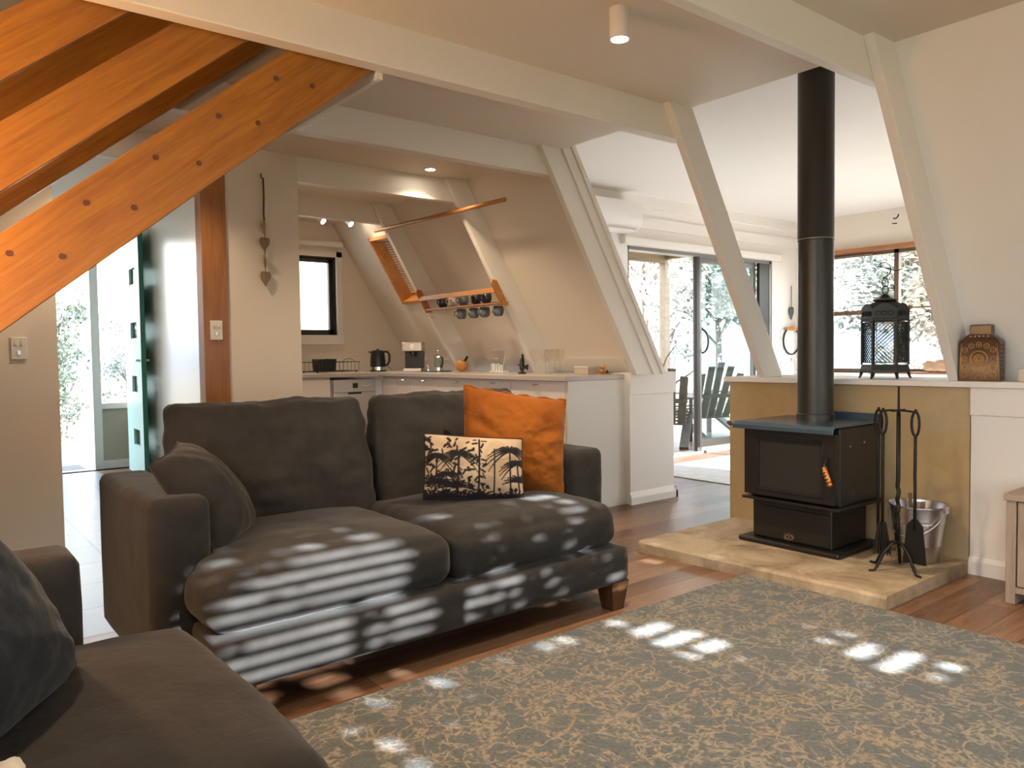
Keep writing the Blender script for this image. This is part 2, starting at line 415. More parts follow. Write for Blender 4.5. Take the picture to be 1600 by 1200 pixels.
tag(hs.build('hearth_slab', M['stone']), 'low tan stone hearth slab under the wood stove', 'hearth', kind='structure')

# stub wall at rafter C
b = MB().box(4.05, 4.53, 3.755, 3.90, 0, .79).box(4.042, 4.545, 3.742, 3.905, .79, .945)
struct('wall_stub', b, M['white'], 'short white stub wall with square cap at the counter end', 'wall', bevel=.003)
b = MB().prism([(3.755, 0), (3.735, 0), (3.735, .05), (3.748, .085), (3.755, .09)], 0, 4.04, 4.55).prism([(4.53, 0), (4.552, 0), (4.552, .05), (4.536, .09), (4.53, .09)], 1, 3.735, 3.90)
struct('baseboard_stub', b, M['white'], 'white skirting around the short stub wall', 'baseboard')
# sunroom
SRZ = 2.62
b = MB().box(3.33, 8.7, 1.4, 5.3, SRZ, SRZ+.1)
struct('ceiling_sunroom', b, M['white'], 'bright cream ceiling of the sunroom', 'ceiling')
b = MB().box(3.30, 3.33, -2.0, 8.4, CZ+.22, 2.75).box(3.3, 4.4, -2.0, 1.40, 2.6, 2.72).box(3.3, 4.4, 5.3, 7.1, 2.5, 2.6)
struct('wall_loft_edge', b, M['cream'], 'cream upstand hiding the loft floor edge', 'wall')
b = MB().box(3.30, 8.7, 1.40, 1.515, .0, 2.75)
# opening edge follows the slope: cut by polygon instead
b = MB().prism([(4.42, 0), (6.1, 0), (6.1, 2.75), (3.33, 2.75), (3.33, CZ), (4.42, .93)], 1, 1.42, 1.53).box(8.2, 8.7, 1.42, 1.53, 0, 2.75).box(6.1, 8.2, 1.42, 1.53, 0, .3).box(6.1, 8.2, 1.42, 1.53, 1.45, 2.75)
struct('wall_sunroom_near', b, M['cream'], 'cream side wall of the sunroom nearest the lounge window', 'wall')
# wall behind kitchen slope facing sunroom
b = MB().box(4.36, 4.42, 3.90, 5.3, 0, .94).prism([(lin(.93)+.165, .93), (lin(.93)+.22, .93), (lin(CZ)+.22, CZ), (lin(CZ)+.10, SRZ+.1), (lin(CZ)+.02, SRZ+.1), (lin(CZ)+.165, CZ)], 1, 3.90, 5.3)
struct('wall_sunroom_side', b, M['white'], 'white sloping outer face of the kitchen roof inside the sunroom', 'wall')
SX0, SX1, SZT = 5.54, 7.99, 2.13
b = MB().prism([(4.60, 0), (SX0, 0), (SX0, 2.72), (3.62, 2.72), (4.46, .96), (4.60, .9)], 1, 5.15, 5.30).box(SX1, 8.7, 5.15, 5.30, 0, 2.72).box(SX0, SX1, 5.15, 5.30, SZT, 2.72)
b.box(4.9, 8.5, 5.12, 5.15, 2.51, SRZ)
struct('wall_sunroom_far', b, M['white'], 'white sunroom wall around the sliding glass door', 'wall')
# window wall at X=8.5
VY0, VY1, VZ0, VZ1 = 2.2, 4.85, .82, 2.18
b = MB().box(8.5, 8.65, 1.4, VY0, 0, 2.72).box(8.5, 8.65, VY1, 5.3, 0, 2.72).box(8.5, 8.65, VY0, VY1, 0, VZ0).box(8.5, 8.65, VY0, VY1, VZ1, 2.72)
struct('wall_sunroom_right', b, M['cream'], 'cream sunroom wall with the wide timber topped window', 'wall')
# kitchen end wall with window; hall partition; hall end
KX0, KX1, KZ0, KZ1 = 2.62, 3.36, 1.30, 2.06
KY = 7.0
b = MB().box(1.93, KX0, KY, KY+.14, 0, 2.6).box(KX1, 4.7, KY, KY+.14, 0, 2.6).box(KX0, KX1, KY, KY+.14, 0, KZ0).box(KX0, KX1, KY, KY+.14, KZ1, 2.6)
struct('wall_kitchen_end', b, M['cream'], 'cream kitchen end wall holding the small dark framed window', 'wall')
b = MB().box(1.565, 2.03, 4.75, 4.84, 0, CZ).box(1.94, 2.03, 4.84, 7.0, 0, CZ)
struct('wall_kitchen_partition', b, M['cream'], 'cream partition where the string of hearts hangs', 'wall')
b = MB().box(1.80, 1.93, 4.845, 8.4, 0, CZ)
struct('wall_hall', b, M['gloss'], 'glossy off-white hall wall beside the green door', 'wall')
b = MB().box(-1.9, .655, 4.75, 4.87, 0, CZ)
struct('wall_stair', b, M['cream'], 'beige wall with a switch behind the staircase on the left', 'wall')
b = MB().box(.50, .60, 4.87, 8.4, 0, CZ)
struct('wall_hall_left', b, M['white'], 'white wall on the left side of the hall', 'wall')
EY = 8.25
b = MB().box(-.9, .88, EY, EY+.12, 0, 2.6).box(.88, 1.74, EY, EY+.12, 2.30, 2.6).box(1.74, 2.1, EY, EY+.12, 0, 2.6)
struct('wall_entry', b, M['white'], 'white entry wall around the green door opening', 'wall')
# low door step / threshold
# ---- beams and rafters
BY = dict(A=(1.61, 1.66), B=(2.675, 2.752), C=(3.69, 3.765), D=(4.76, 4.83), E=(5.88, 5.95))
names = {'A': 'nearest', 'B': 'second', 'C': 'third', 'D': 'fourth', 'E': 'fifth'}
desc = {'A': 'painted ceiling beam running to the rafter beside the jar', 'B': 'painted ceiling beam bordering the stair opening',
        'C': 'painted ceiling beam ending above the counter end', 'D': 'painted ceiling beam above the hanging hearts',
        'E': 'painted ceiling beam by the kitchen spotlights'}
rdesc = {'A': 'white sloping rafter standing between lantern and jar', 'B': 'white sloping rafter standing left of the flue',
         'C': 'wide white cased rafter rising from the stub wall', 'D': 'white sloping rafter above the mug rack',
         'E': 'white sloping rafter at the skylight box'}
for i, (k_, (y0, y1)) in enumerate(BY.items()):
    xs = -.95 if k_ not in 'DE' else (2.03 if k_ == 'E' else .0)
    xs = {'D': -.95, 'E': 2.03}.get(k_, -.95)
    b = MB().box(xs, 3.33, y0, y1, 2.225, CZ+.01)
    struct('trim_beam_%s' % names[k_], b, M['beam'], 'white '+desc[k_], 'beam', bevel=.006)
    ry1 = y0; ry0 = y0-.045
    inn = lambda z: 3.995-(z-.95)*.5865
    z0 = .935
    z1 = CZ+.2 if k_ in 'ABC' else CZ
    out = (lambda z: lin(z)) if k_ in 'DE' else (lambda z: inn(z)+.19)
    if k_ == 'A': out = lambda z: lin(z)+.03
    b = MB().prism([(inn(z0), z0), (out(z0), z0), (out(z1), z1), (inn(z1), z1)], 1, ry0, ry1)
    if k_ in 'BC':  # beam end carried past the rafter
        pass
    if k_ == 'C':   # two stepped casing boards beside the rafter
        w1, w2, w3 = .165, .245, .285
        b = MB().prism([(inn(z0), z0), (inn(z0)+w1, z0), (inn(z1)+w1, z1), (inn(z1), z1)], 1, ry0, ry1)
        b.prism([(inn(z0)+w1, z0), (inn(z0)+w2, z0), (inn(z1)+w2, z1), (inn(z1)+w1, z1)], 1, ry0-.014, ry1+.08)
        b.prism([(inn(z0)+w2, z0), (inn(z0)+w3, z0), (inn(z1)+w3, z1), (inn(z1)+w2, z1)], 1, ry0-.026, ry1+.08)
    struct('trim_rafter_%s' % names[k_], b, M['beam'], rdesc[k_], 'rafter', bevel=.004)
b = MB()
inn = lambda z: 3.995-(z-.95)*.5865
for y in (-.65, .45):
    b.prism([(inn(.935), .935), (lin(.935), .935), (lin(CZ), CZ), (inn(CZ), CZ)], 1, y-.045, y)
struct('trim_rafters_behind', b, M['beam'], 'white rafters on the slope beside the camera', 'rafter')

# ================================================================ WINDOWS AND DOORS
# front window with venetian blind
w = thing('window_1', 'long front window with a slatted timber blind', 'window', kind='structure')
b = MB()
for x in (WX0, 1.95, WX1-.06): b.box(x, x+.06, -2.09, -2.02, WZ0, WZ1)
b.box(WX0, WX1, -2.09, -2.02, WZ0, WZ0+.05).box(WX0, WX1, -2.09, -2.02, WZ1-.05, WZ1)
b.build('window_frame', M['darkframe'], w)
MB().box(WX0, WX1, -2.065, -2.06, WZ0, WZ1).build('pane', M['glass'], w)
bl = thing('venetian_blind', 'white slatted blind drawn across the front window', 'blind')
b = MB(); z = WZ0+.02
while z < WZ1-.04:
    b.obox(((WX0+WX1)/2, -1.985, z), (WX1-WX0-.06, 0, 0), (0, .042*cos(R_(16)), .042*sin(R_(16))), (0, 0, .003)); z += .046
b.build('slats', M['blind'], bl)
b = MB().box(WX0, WX1, -2.012, -1.952, WZ1-.045, WZ1)
b.build('head_rail', M['blind'], bl)
for x in (.6, 1.97, 3.3): MB().tube([(x, -1.985, WZ0+.02), (x, -1.985, WZ1)], .003, 5).build('ladder_cord', M['blind'], bl)

w = thing('window_added_left', 'added unseen glazed doors in the left wall for cool fill light', 'window', kind='structure')  # unseen glazing, added to bring cool fill light from behind the camera
b = MB()
for y in (-1.42, -.44, .54, 1.56): b.box(-1.78, -1.72, y, y+.06, 0, CZ)
b.box(-1.78, -1.72, -1.42, 1.62, 0, .06).box(-1.78, -1.72, -1.42, 1.62, 2.30, CZ)
b.build('window_frame', M['white'], w)
MB().box(-1.755, -1.75, -1.42, 1.62, .06, 2.30).build('pane', M['glass'], w)

# sliding door
d = thing('door_1', 'sliding glass door with grey aluminium frame onto the deck', 'door', kind='structure')
b = MB().box(SX0, SX0+.03, 5.16, 5.28, 0, SZT).box(SX1-.04, SX1, 5.16, 5.28, 0, SZT).box(SX0, SX1, 5.16, 5.28, SZT-.035, SZT).box(SX0, SX1, 5.15, 5.28, 0, .022)
b.build('door_frame', M['aluframe'], d)
b = MB().box(6.62, 6.665, 5.165, 5.205, .022, SZT-.035).box(7.76, SX1-.04, 5.165, 5.205, .022, SZT-.035)
b.build('dark_stile', M['darkframe'], d)
b = MB().box(6.665, 6.76, 5.215, 5.255, .022, SZT-.035).box(7.70, 7.76, 5.215, 5.255, .022, SZT-.035).box(6.76, 7.7, 5.215, 5.255, .022, .13).box(6.76, 7.7, 5.215, 5.255, SZT-.09, SZT-.035)
b.build('sliding_sash', M['aluframe'], d)
MB().box(6.76, 7.70, 5.232, 5.238, .13, SZT-.09).build('pane', M['tglass'], d)
b = MB().tube([(6.735+.10*sin(a), 5.185, 1.20+.125*cos(a)) for a in [pi*i/12 for i in range(13)]], .011, 8)
b.build('door_handle', M['blackpl'], d)
b = MB().box(SX0-.1, 8.10, 5.085, 5.15, 2.13, 2.205).box(8.085, 8.115, 5.08, 5.15, 2.125, 2.21)
tag(b.build('blind_cassette', M['white'], bevel=.01), 'white roller blind cassette above the sliding door', 'blind')
b = MB().box(5.56, 8.5, 5.135, 5.15, 2.31, 2.42)
struct('trim_2', b, M['white'], 'white board above the roller blind cassette', 'trim')

# sunroom window
w = thing('window_2', 'wide sunroom window with brown frame behind the flue and lantern', 'window', kind='structure')
b = MB()
for y in (VY0, 3.0, 3.95, VY1-.05): b.box(8.54, 8.60, y, y+.05, VZ0, VZ1)
b.box(8.54, 8.60, VY0, VY1, VZ0, VZ0+.05).box(8.54, 8.6, VY0, VY1, VZ1-.04, VZ1)
b.box(8.54, 8.60, 3.95, VY1, 1.48, 1.53).box(8.54, 8.60, VY0, 3.95, 1.525, 1.54)
b.build('window_frame', wood('window_timber', (.16, .09, .05), (.10, .055, .03), 2), w)
MB().box(8.568, 8.572, VY0, VY1, VZ0, VZ1).build('pane', M['glass'], w)
b = MB().box(8.44, 8.52, VY0-.1, VY1+.05, VZ1, VZ1+.045)
b.build('head_trim', wood('head_timber', (.42, .17, .06), (.30, .11, .04), 1), w)
b = MB().box(8.36, 8.54, VY0-.1, VY1+.05, VZ0-.035, VZ0)
b.build('window_sill', M['white'], w)
b = MB(); z = 1.60
while z < VZ1-.03:
    b.obox((8.51, (4.22+VY1)/2, z), (.024, 0, .007), (0, VY1-4.24, 0), (0, 0, .0015)); z += .05
tag(b.build('slatted_blind', M['blind']), 'thin slatted blind on the sunroom window left of the lantern', 'blind')

w = thing('window_added_sunroom', 'added unseen window in the near sunroom wall letting sun in', 'window', kind='structure')  # unseen window added so that sun brightens the sunroom
b = MB()
for x in (6.1, 7.1, 8.15): b.box(x, x+.05, 1.45, 1.5, .3, 1.45)
b.box(6.1, 8.2, 1.45, 1.5, .3, .35).box(6.1, 8.2, 1.45, 1.5, 1.40, 1.45)
b.build('window_frame', M['darkframe'], w)
MB().box(6.1, 8.2, 1.473, 1.477, .35, 1.40).build('pane', M['glass'], w)
# kitchen window + blind
w = thing('window_3', 'small dark framed kitchen window with a rolled white blind', 'window', kind='structure')
b = MB().box(KX0-.06, KX0, KY-.03, KY+.01, KZ0-.08, KZ1+.05).box(KX1, KX1+.055, KY-.03, KY+.01, KZ0-.08, KZ1+.05).box(KX0-.06, KX1+.055, KY-.045, KY+.01, KZ0-.09, KZ0-.0).box(KX0-.06, KX1+.055, KY-.03, KY+.01, KZ1, KZ1+.05)
b.build('architrave', M['white'], w)
b = MB().box(KX0, KX0+.05, KY+.05, KY+.09, KZ0, KZ1).box(KX1-.05, KX1, KY+.05, KY+.09, KZ0, KZ1).box(KX0, KX1, KY+.05, KY+.09, KZ0, KZ0+.055).box(KX0, KX1, KY+.05, KY+.09, KZ1-.05, KZ1)
b.box(KX1-.014, KX1, KY+.01, KY+.05, KZ0, KZ1).box(KX0, KX1, KY+.01, KY+.05, KZ1-.012, KZ1)
b.build('window_frame', M['darkframe'], w)
MB().box(KX0+.05, KX1-.05, KY+.068, KY+.072, KZ0+.055, KZ1-.05).build('pane', M['glass'], w)
b = MB().tube([(KX0-.05, KY-.05, KZ1+.12), (KX1+.05, KY-.05, KZ1+.12)], .03, 16)
tag(b.build('rolled_blind', M['blind'], smooth=True, auto=40), 'rolled white blind above the small kitchen window', 'blind')

# skylight box
w = thing('window_4', 'orange timber skylight box set in the kitchen slope', 'window', kind='structure')
ax = Vector((-LK, 0, 1)).normalized()      # up the slope
nn = Vector((-1, 0, -LK)).normalized()     # into the room
p0 = Vector((lin(1.60), 0, 1.60)); L = (Vector((lin(2.19), 0, 2.19))-p0).length
ya, yb = 5.955, 6.46
def slab(bb, s0, s1, y0, y1, n0, n1):
    c = p0+ax*((s0+s1)/2)+nn*((n0+n1)/2)+Vector((0, (y0+y1)/2, 0))
    bb.obox(c, ax*(s1-s0), (0, y1-y0, 0), nn*(n1-n0))
b = MB()
slab(b, 0, .025, ya, yb, -.17, .03); slab(b, L-.025, L, ya, yb, -.17, .03); slab(b, 0, L, ya, ya+.025, -.17, .03); slab(b, 0, L, yb-.025, yb, -.17, .03)
b.build('frame_box', M['piney'], w)
b = MB(); slab(b, .0, L, ya, yb, -.175, -.17); b.build('pane', M['glass'], w)
b = MB(); s_ = .06
while s_ < L-.03:
    c = p0+ax*s_+nn*(-.095)+Vector((0, (ya+yb)/2, 0)); b.obox(c, ax*.02+nn*.010, (0, yb-ya-.07, 0), nn*.0015); s_ += .026
b.build('blind_slats', M['blind'], w)

# green door (open) + side light
d = thing('door_2', 'open green entry door with four small square lights', 'door', kind='structure')
hx, hy = 1.735, 8.24; fx, fy = 1.700, 7.47     # hinge and free edge (far/near)
ux = Vector((fx-hx, fy-hy, 0)); Wd = ux.length; ux.normalize(); nx = Vector((-ux.y, ux.x, 0))
if nx.x > 0: nx = -nx
b = MB(); s0 = .26; s1 = .48
# leaf as stiles and rails around four lights
zc = [.36, .86, 1.36, 1.86]; hh = .075
def dbox(bb, a, c, z0, z1, t0=-.018, t1=.0215):
    cc = Vector((hx, hy, 0))+ux*((a+c)/2)+nx*((t0+t1)/2); cc.z = (z0+z1)/2
    bb.obox(cc, ux*(c-a), nx*(t1-t0), (0, 0, z1-z0))
for bb_, t0, t1, mm, nm in ((MB(), .0015, .0215, 'green_lit', 'lit_face'), (MB(), -.019, .0015, 'green', 'leaf')):
    dbox(bb_, 0, .30, .01, 2.27, t0, t1); dbox(bb_, .60, Wd, .01, 2.27, t0, t1)
    zz = .01
    for z in zc: dbox(bb_, .30, .60, zz, z-hh, t0, t1); zz = z+hh
    dbox(bb_, .30, .60, zz, 2.27, t0, t1)
    bb_.build(nm, M[mm], d)
bb_ = MB(); dbox(bb_, Wd, Wd+.004, .01, 2.27, -.019, .0215); bb_.build('edge_strip', M['green'], d)
for z in zc:
    bb_ = MB(); dbox(bb_, .30, .60, z-hh, z+hh, -.002, .002); bb_.build('glass_light', M['tglass'], d)
hc = Vector((hx, hy, 1.08))+ux*(Wd-.06)
b = MB().tube([hc-nx*.055, hc+nx*.055], .011, 10).tube([hc+nx*.05, hc+nx*.05-ux*.11], .008, 8).tube([hc-nx*.05, hc-nx*.05-ux*.11], .008, 8).obox(hc+ux*.06, ux*.006, nx*.025, (0, 0, .06))
b.build('door_handle', M['steel'], d, smooth=True, auto=40)
# porch screen beyond the door
w = thing('window_5', 'porch side window with low green-grey panel beside the entry', 'window', kind='structure')
PY = 8.5
b = MB().box(1.46, 1.535, PY, PY+.09, -.0, 2.3).box(1.535, 2.2, PY, PY+.09, .60, .655).box(1.535, 2.2, PY, PY+.09, 0, .08).box(2.1, 2.2, PY, PY+.09, 0, 2.3).box(.5, 2.2, PY, PY+.09, 2.3, 2.42)
b.build('frame', mat('porch_frame', (.50, .49, .44), .5), w)
MB().box(1.535, 2.1, PY+.03, PY+.05, .08, .60).build('panel', mat('porch_panel', (.26, .25, .19), .7), w)
MB().box(1.535, 2.1, PY+.04, PY+.045, .655, 2.3).build('pane', M['glass'], w)

# ================================================================ STAIRCASE
SL = .825
st = thing('staircase', 'open orange pine staircase with screw plugs rising to the upper left opening', 'staircase', (0, 0, 0))
def line_board(z0, z1, xa, xb, y0, y1, name, zmax=None):
    poly = [(xa, z0+SL*xa), (xb, z0+SL*xb), (xb, z1+SL*xb), (xa, z1+SL*xa)]
    if zmax: # clip the top by a horizontal line
        xt = (zmax-z1)/SL; poly = [(xa, z0+SL*xa), (xb, z0+SL*xb), (xb, zmax), (xt, zmax), (xa, z1+SL*xa)]
    bb = MB().prism(poly, 1, y0, y1); return bb.build(name, M['pine'], st, bevel=.004)
line_board(.99, 1.28, -1.15, 1.515, 2.765, 2.805, 'stringer', 2.37)
line_board(.99, 1.28, -1.15, 1.515, 3.60, 3.64, 'stringer', 2.37)
Y2 = 3.62
for (a, c) in ((1.400, 1.605), (1.72, 1.92)):
    line_board(a, c, -1.0, 1.40, 2.765, 2.80, 'rail_board')
    line_board(a, c, -1.0, 1.40, 3.605, 3.64, 'rail_board')
for i in range(-4, 9):
    x = .333+.2115*(4-i) if False else None
tx, tz = .3325, 1.422
for i in range(-6, 5):
    x = tx+.2115*i; z = tz+.1742*i
    MB().box(x-.115, x+.115, 2.805, 3.60, z-.02, z+.02).build('tread', M['pine'], st, bevel=.004)
for i in range(-2, 5):
    for s_ in (-.07, .07):
        x = tx+.2115*i+s_; z = tz+.1742*i
        MB().lathe([(.0095, 2.7625), (.0095, 2.766)], (x, 0, z), 12, axis=1).build('screw_plug', M['plug'], st)
b = MB()
for x in (-1.0,):
    b.box(x-.05, x+.05, 2.755, 2.765, 0, 1.3)
# pine post by the hall opening
b = MB().box(1.415, 1.563, 4.735, 4.85, 0, CZ)
struct('trim_3', b, M['pinez'], 'dark orange timber post beside the hall opening', 'post', bevel=.003)

def switch(name, loc, nrm, label, parent=None, n=1):
    t_ = thing(name, label, 'light switch', loc)
    MB().box(-.036, .036, -.008, 0, -.058, .058).build('plate', M['switch'], t_, bevel=.003)
    for (x, z) in ((-.014, .028), (.014, .028), (0, -.022)):
        MB().box(x-.006, x+.006, -.012, -.008, z-.010, z+.010).build('rocker', M['steel'] if z < 0 else M['switch'], t_)
    return t_
switch('light_switch', (.478, 4.749, 1.16), None, 'square beige light switch on the wall behind the staircase')
switch('light_switch', (1.486, 4.734, 1.262), None, 'white light switch on the orange timber post')

# ================================================================ SOFAS
def rbox(w, d_, h, r, puff=0.0, seed=0, nx=48, ny=36, nz=10, wrinkle=.004, freq=5.0, sag=0, puffside=0.0, shape=None):
    """rounded soft box centred at the origin: box surface grid, corners rounded, faces puffed, folds from noise"""
    vs = []; fs = []; idx = {}
    hx_, hy_, hz_ = w/2, d_/2, h/2
    def pt(i, j, k):
        key = (i, j, k)
        if key in idx: return idx[key]
        p = Vector((-1+2*i/nx, -1+2*j/ny, -1+2*k/nz))
        q = Vector((p.x*hx_, p.y*hy_, p.z*hz_))
        c = Vector((max(-hx_+r, min(hx_-r, q.x)), max(-hy_+r, min(hy_-r, q.y)), max(-hz_+r, min(hz_-r, q.z))))
        dd = q-c
        if dd.length > 1e-9: q = c+dd.normalized()*max(abs(dd.x), abs(dd.y), abs(dd.z))
        fx_ = (1-p.x**2); fy_ = (1-p.y**2); fz_ = (1-p.z**2)
        q.z += puff*(abs(fx_*fy_)**.6)*(1 if p.z > 0 else -.35)*abs(p.z)
        q.y += puffside*(fx_*fz_)*(p.y)
        q.x += puffside*(fy_*fz_)*(p.x)
        s = Vector((q.x*freq+seed*13.1, q.y*freq, q.z*freq*1.4))
        n1 = noise.fractal(s, 1.0, 2.1, 4); n2 = noise.noise(Vector((q.x*freq*.5, q.y*freq*2.6, q.z*3+seed*3)))
        q += (q-c*0.6).normalized()*(wrinkle*n1+wrinkle*.7*n2)
        if shape: q = shape(q)
        idx[key] = len(vs); vs.append(q); return idx[key]
    for i in range(nx):
        for j in range(ny):
            fs.append((pt(i, j, 0), pt(i, j+1, 0), pt(i+1, j+1, 0), pt(i+1, j, 0)))
            fs.append((pt(i, j, nz), pt(i+1, j, nz), pt(i+1, j+1, nz), pt(i, j+1, nz)))
    for i in range(nx):
        for k in range(nz):
            fs.append((pt(i, 0, k), pt(i+1, 0, k), pt(i+1, 0, k+1), pt(i, 0, k+1)))
            fs.append((pt(i, ny, k), pt(i, ny, k+1), pt(i+1, ny, k+1), pt(i+1, ny, k)))
    for j in range(ny):
        for k in range(nz):
            fs.append((pt(0, j, k), pt(0, j, k+1), pt(0, j+1, k+1), pt(0, j+1, k)))
            fs.append((pt(nx, j, k), pt(nx, j+1, k), pt(nx, j+1, k+1), pt(nx, j, k+1)))
    return MB().add(vs, fs)
def xform(mb, mtx):
    mb.v = [tuple(mtx @ Vector(v)) for v in mb.v]; return mb

def smooth01(x): x = max(0, min(1, x)); return x*x*(3-2*x)
def sofa(label, loc, rz):
    s = thing('sofa', label, 'sofa', loc, rz)
    W = 1.95; A = .185
    # base: T shaped front apron
    b = rbox(1.73, .34, .162, .028, 0, 1, 40, 10, 6, .0015); xform(b, Matrix.Translation((W/2, .17, .191))).build('base_apron', M['sofa'], s, smooth=True)
    b = rbox(1.90, .84, .155, .02, 0, 2, 20, 12, 4, .001); xform(b, Matrix.Translation((W/2, .68, .19))).build('base', M['sofa'], s, smooth=True)
    for x in (A/2, W-A/2):
        b = rbox(A, .80, .585, .035, 0, 3+x, 10, 30, 20, .0025, 6, puffside=.006)
        xform(b, Matrix.Translation((x, .26+.40, .075+.2925))).build('arm', M['sofa'], s, smooth=True)
    b = rbox(W-.10, .17, .52, .04, 0, 5, 24, 8, 14, .002); xform(b, Matrix.Translation((W/2, 1.0, .36))).build('back_frame', M['sofa'], s, smooth=True)
    for side in (0, 1):
        xc = (.10+.955)/2 if side == 0 else (.960+1.80)/2
        wd = .855 if side == 0 else .84
        arm_in = A+.008
        def shp(q, side=side, xc=xc):
            y = q.y+.41; t_ = smooth01((y-.235)/.06); q = q.copy()
            if side == 0:
                if q.x+xc < arm_in: q.x += (arm_in-(q.x+xc))*t_
            else:
                if q.x+xc > W-arm_in: q.x -= (q.x+xc-(W-arm_in))*t_
            return q
        b = rbox(wd, .80, .172, .058, .045, 7+side, 64, 56, 12, .0065, 4.5, puffside=.012, shape=shp)
        xform(b, Matrix.Translation((xc, .420, .362))).build('seat_cushion', M['sofa'], s, smooth=True)
    for side in (0, 1):
        xc = .615 if side == 0 else 1.475
        def shp2(q, side=side):
            # local: x wide, y height, z thickness ; pinch the upper corners, lean the sides
            q = q.copy(); v_ = q.y/.27; u = q.x/.4
            q.x *= 1-.022*v_-(.05*max(0, v_) if (u > 0) == (side == 0) else 0)*abs(u); q.y += .010*abs(u)**6*(v_ > 0)-.004
            q.z *= 1-.30*max(0, v_)**3-.25*min(1, abs(u))**6
            return q
        b = rbox(.83, .53, .17, .035, .05, 17+side, 72, 56, 12, .012, 7.0, puffside=.006, shape=shp2)
        mt = Matrix.Translation((xc, .835, .655)) @ Matrix.Rotation(R_(78), 4, 'X')
        xform(b, mt).build('back_cushion', M['sofa'], s, smooth=True)
    for x, y in ((.17, .05), (W-.17, .05), (.12, 1.0), (W-.12, 1.0)):
        b = MB(); w0, w1 = .05, .033
        vs = [(x+a*w1, y+c*w1+.0, 0) for a, c in ((-1, -1), (1, -1), (1, 1), (-1, 1))]+[(x+a*w0, y+c*w0, .125) for a, c in ((-1, -1), (1, -1), (1, 1), (-1, 1))]
        b.add(vs, [(0, 3, 2, 1), (4, 5, 6, 7), (0, 1, 5, 4), (1, 2, 6, 5), (2, 3, 7, 6), (3, 0, 4, 7)])
        b.build('leg', M['sofa_leg'], s)
    return s
s1 = sofa('dark charcoal two seat sofa striped by sunlight in the middle of the room', (.572, 2.24, 0), 0)
s2 = sofa('dark charcoal sofa cut by the lower left edge of the photo', (.56, .18, 0), R_(90))

# ---- pillows: unit pillow in a frame given by its corners
def pillow(name, label, mt, TL, TR, BR, BL, thick, n=40, m2=34, seed=0, wr=.006, ears=.05, colfn=None, curl=0.0, frill=False):
    TL, TR, BR, BL = map(Vector, (TL, TR, BR, BL))
    c = (TL+TR+BR+BL)/4
    nrm = ((TR-TL)+(BR-BL)).cross((BL-TL)+(BR-TR)).normalized()
    vs = []; fs = []; cols = []
    def P(u, v, side):
        uu, vv = u*2-1, v*2-1
        # edges draw in between the corner ears
        pu = uu*(1-ears*(1-abs(vv)**2.0)*abs(uu)**2); pv = vv*(1-ears*(1-abs(uu)**2.0)*abs(vv)**2)
        a, b_ = (pu+1)/2, (pv+1)/2
        p = TL*(1-a)*(1-b_)+TR*a*(1-b_)+BR*a*b_+BL*(1-a)*b_
        f = max(0, (1-abs(uu)**2.6))*max(0, (1-abs(vv)**2.6))
        t_ = thick/2*f**.55
        edge = (1-f)
        nz_ = noise.fractal(Vector((uu*2.2+seed, vv*2.2, side*2)), 1, 2, 4)
        rad = noise.noise(Vector((math.atan2(vv, uu)*3.5+seed, (abs(uu)+abs(vv))*1.0, seed+side)))
        t_ += wr*nz_*f**.3+wr*1.6*rad*edge*f**.25
        p = p+nrm*(side*t_)+nrm*curl*(uu*uu+vv*vv-.6)
        return p
    for side in (1, -1):
        base = len(vs)
        for j in range(m2+1):
            for i in range(n+1):
                vs.append(P(i/n, j/m2, side)); cols.append((i/n, j/m2, side))
        for j in range(m2):
            for i in range(n):
                a = base+j*(n+1)+i; f = (a, a+1, a+n+2, a+n+1)
                fs.append(f if side > 0 else f[::-1])
    o = thing(name, label, 'cushion', (0, 0, 0))
    bb = MB().add([v for v in vs], fs)
    me = bb.build('cover', mt, o, smooth=True)
    if colfn:
        at = me.data.color_attributes.new('pattern', 'FLOAT_COLOR', 'POINT')
        for i, (u, v, sd) in enumerate(cols):
            k_ = colfn(u, v); at.data[i].color = (k_, k_, k_, 1)
    # seam
    pts = []
    for u, v in [(i/20, 0) for i in range(20)]+[(1, i/20) for i in range(20)]+[(1-i/20, 1) for i in range(20)]+[(0, 1-i/20) for i in range(20)]:
        pts.append(P(u, v, 1)*.5+P(u, v, -1)*.5)
    if frill:
        pts = [p+nrm*.006*sin(i*2.1)+Vector((0, 0, .005*sin(i*1.7))) for i, p in enumerate(pts)]
    MB().tube(pts, .0055 if frill else .0035, 6, closed=True).build('seam', mt, o, smooth=True)
    return o
pillow('cushion', 'small dark grey cushion slumped over the left arm of the middle sofa', M['sofa'],
       (.615, 2.60, .775), (.775, 2.86, .815), (1.02, 2.80, .475), (.80, 2.53, .455), .17, seed=3, curl=.02, wr=.008)
pillow('cushion', 'square rust orange velvet cushion at the right end of the sofa', M['orange'],
       (1.972, 2.83, .958), (2.375, 2.60, .880), (2.305, 2.545, .452), (1.92, 2.78, .475), .17, n=80, m2=80, seed=5, wr=.014, ears=.035, frill=True)
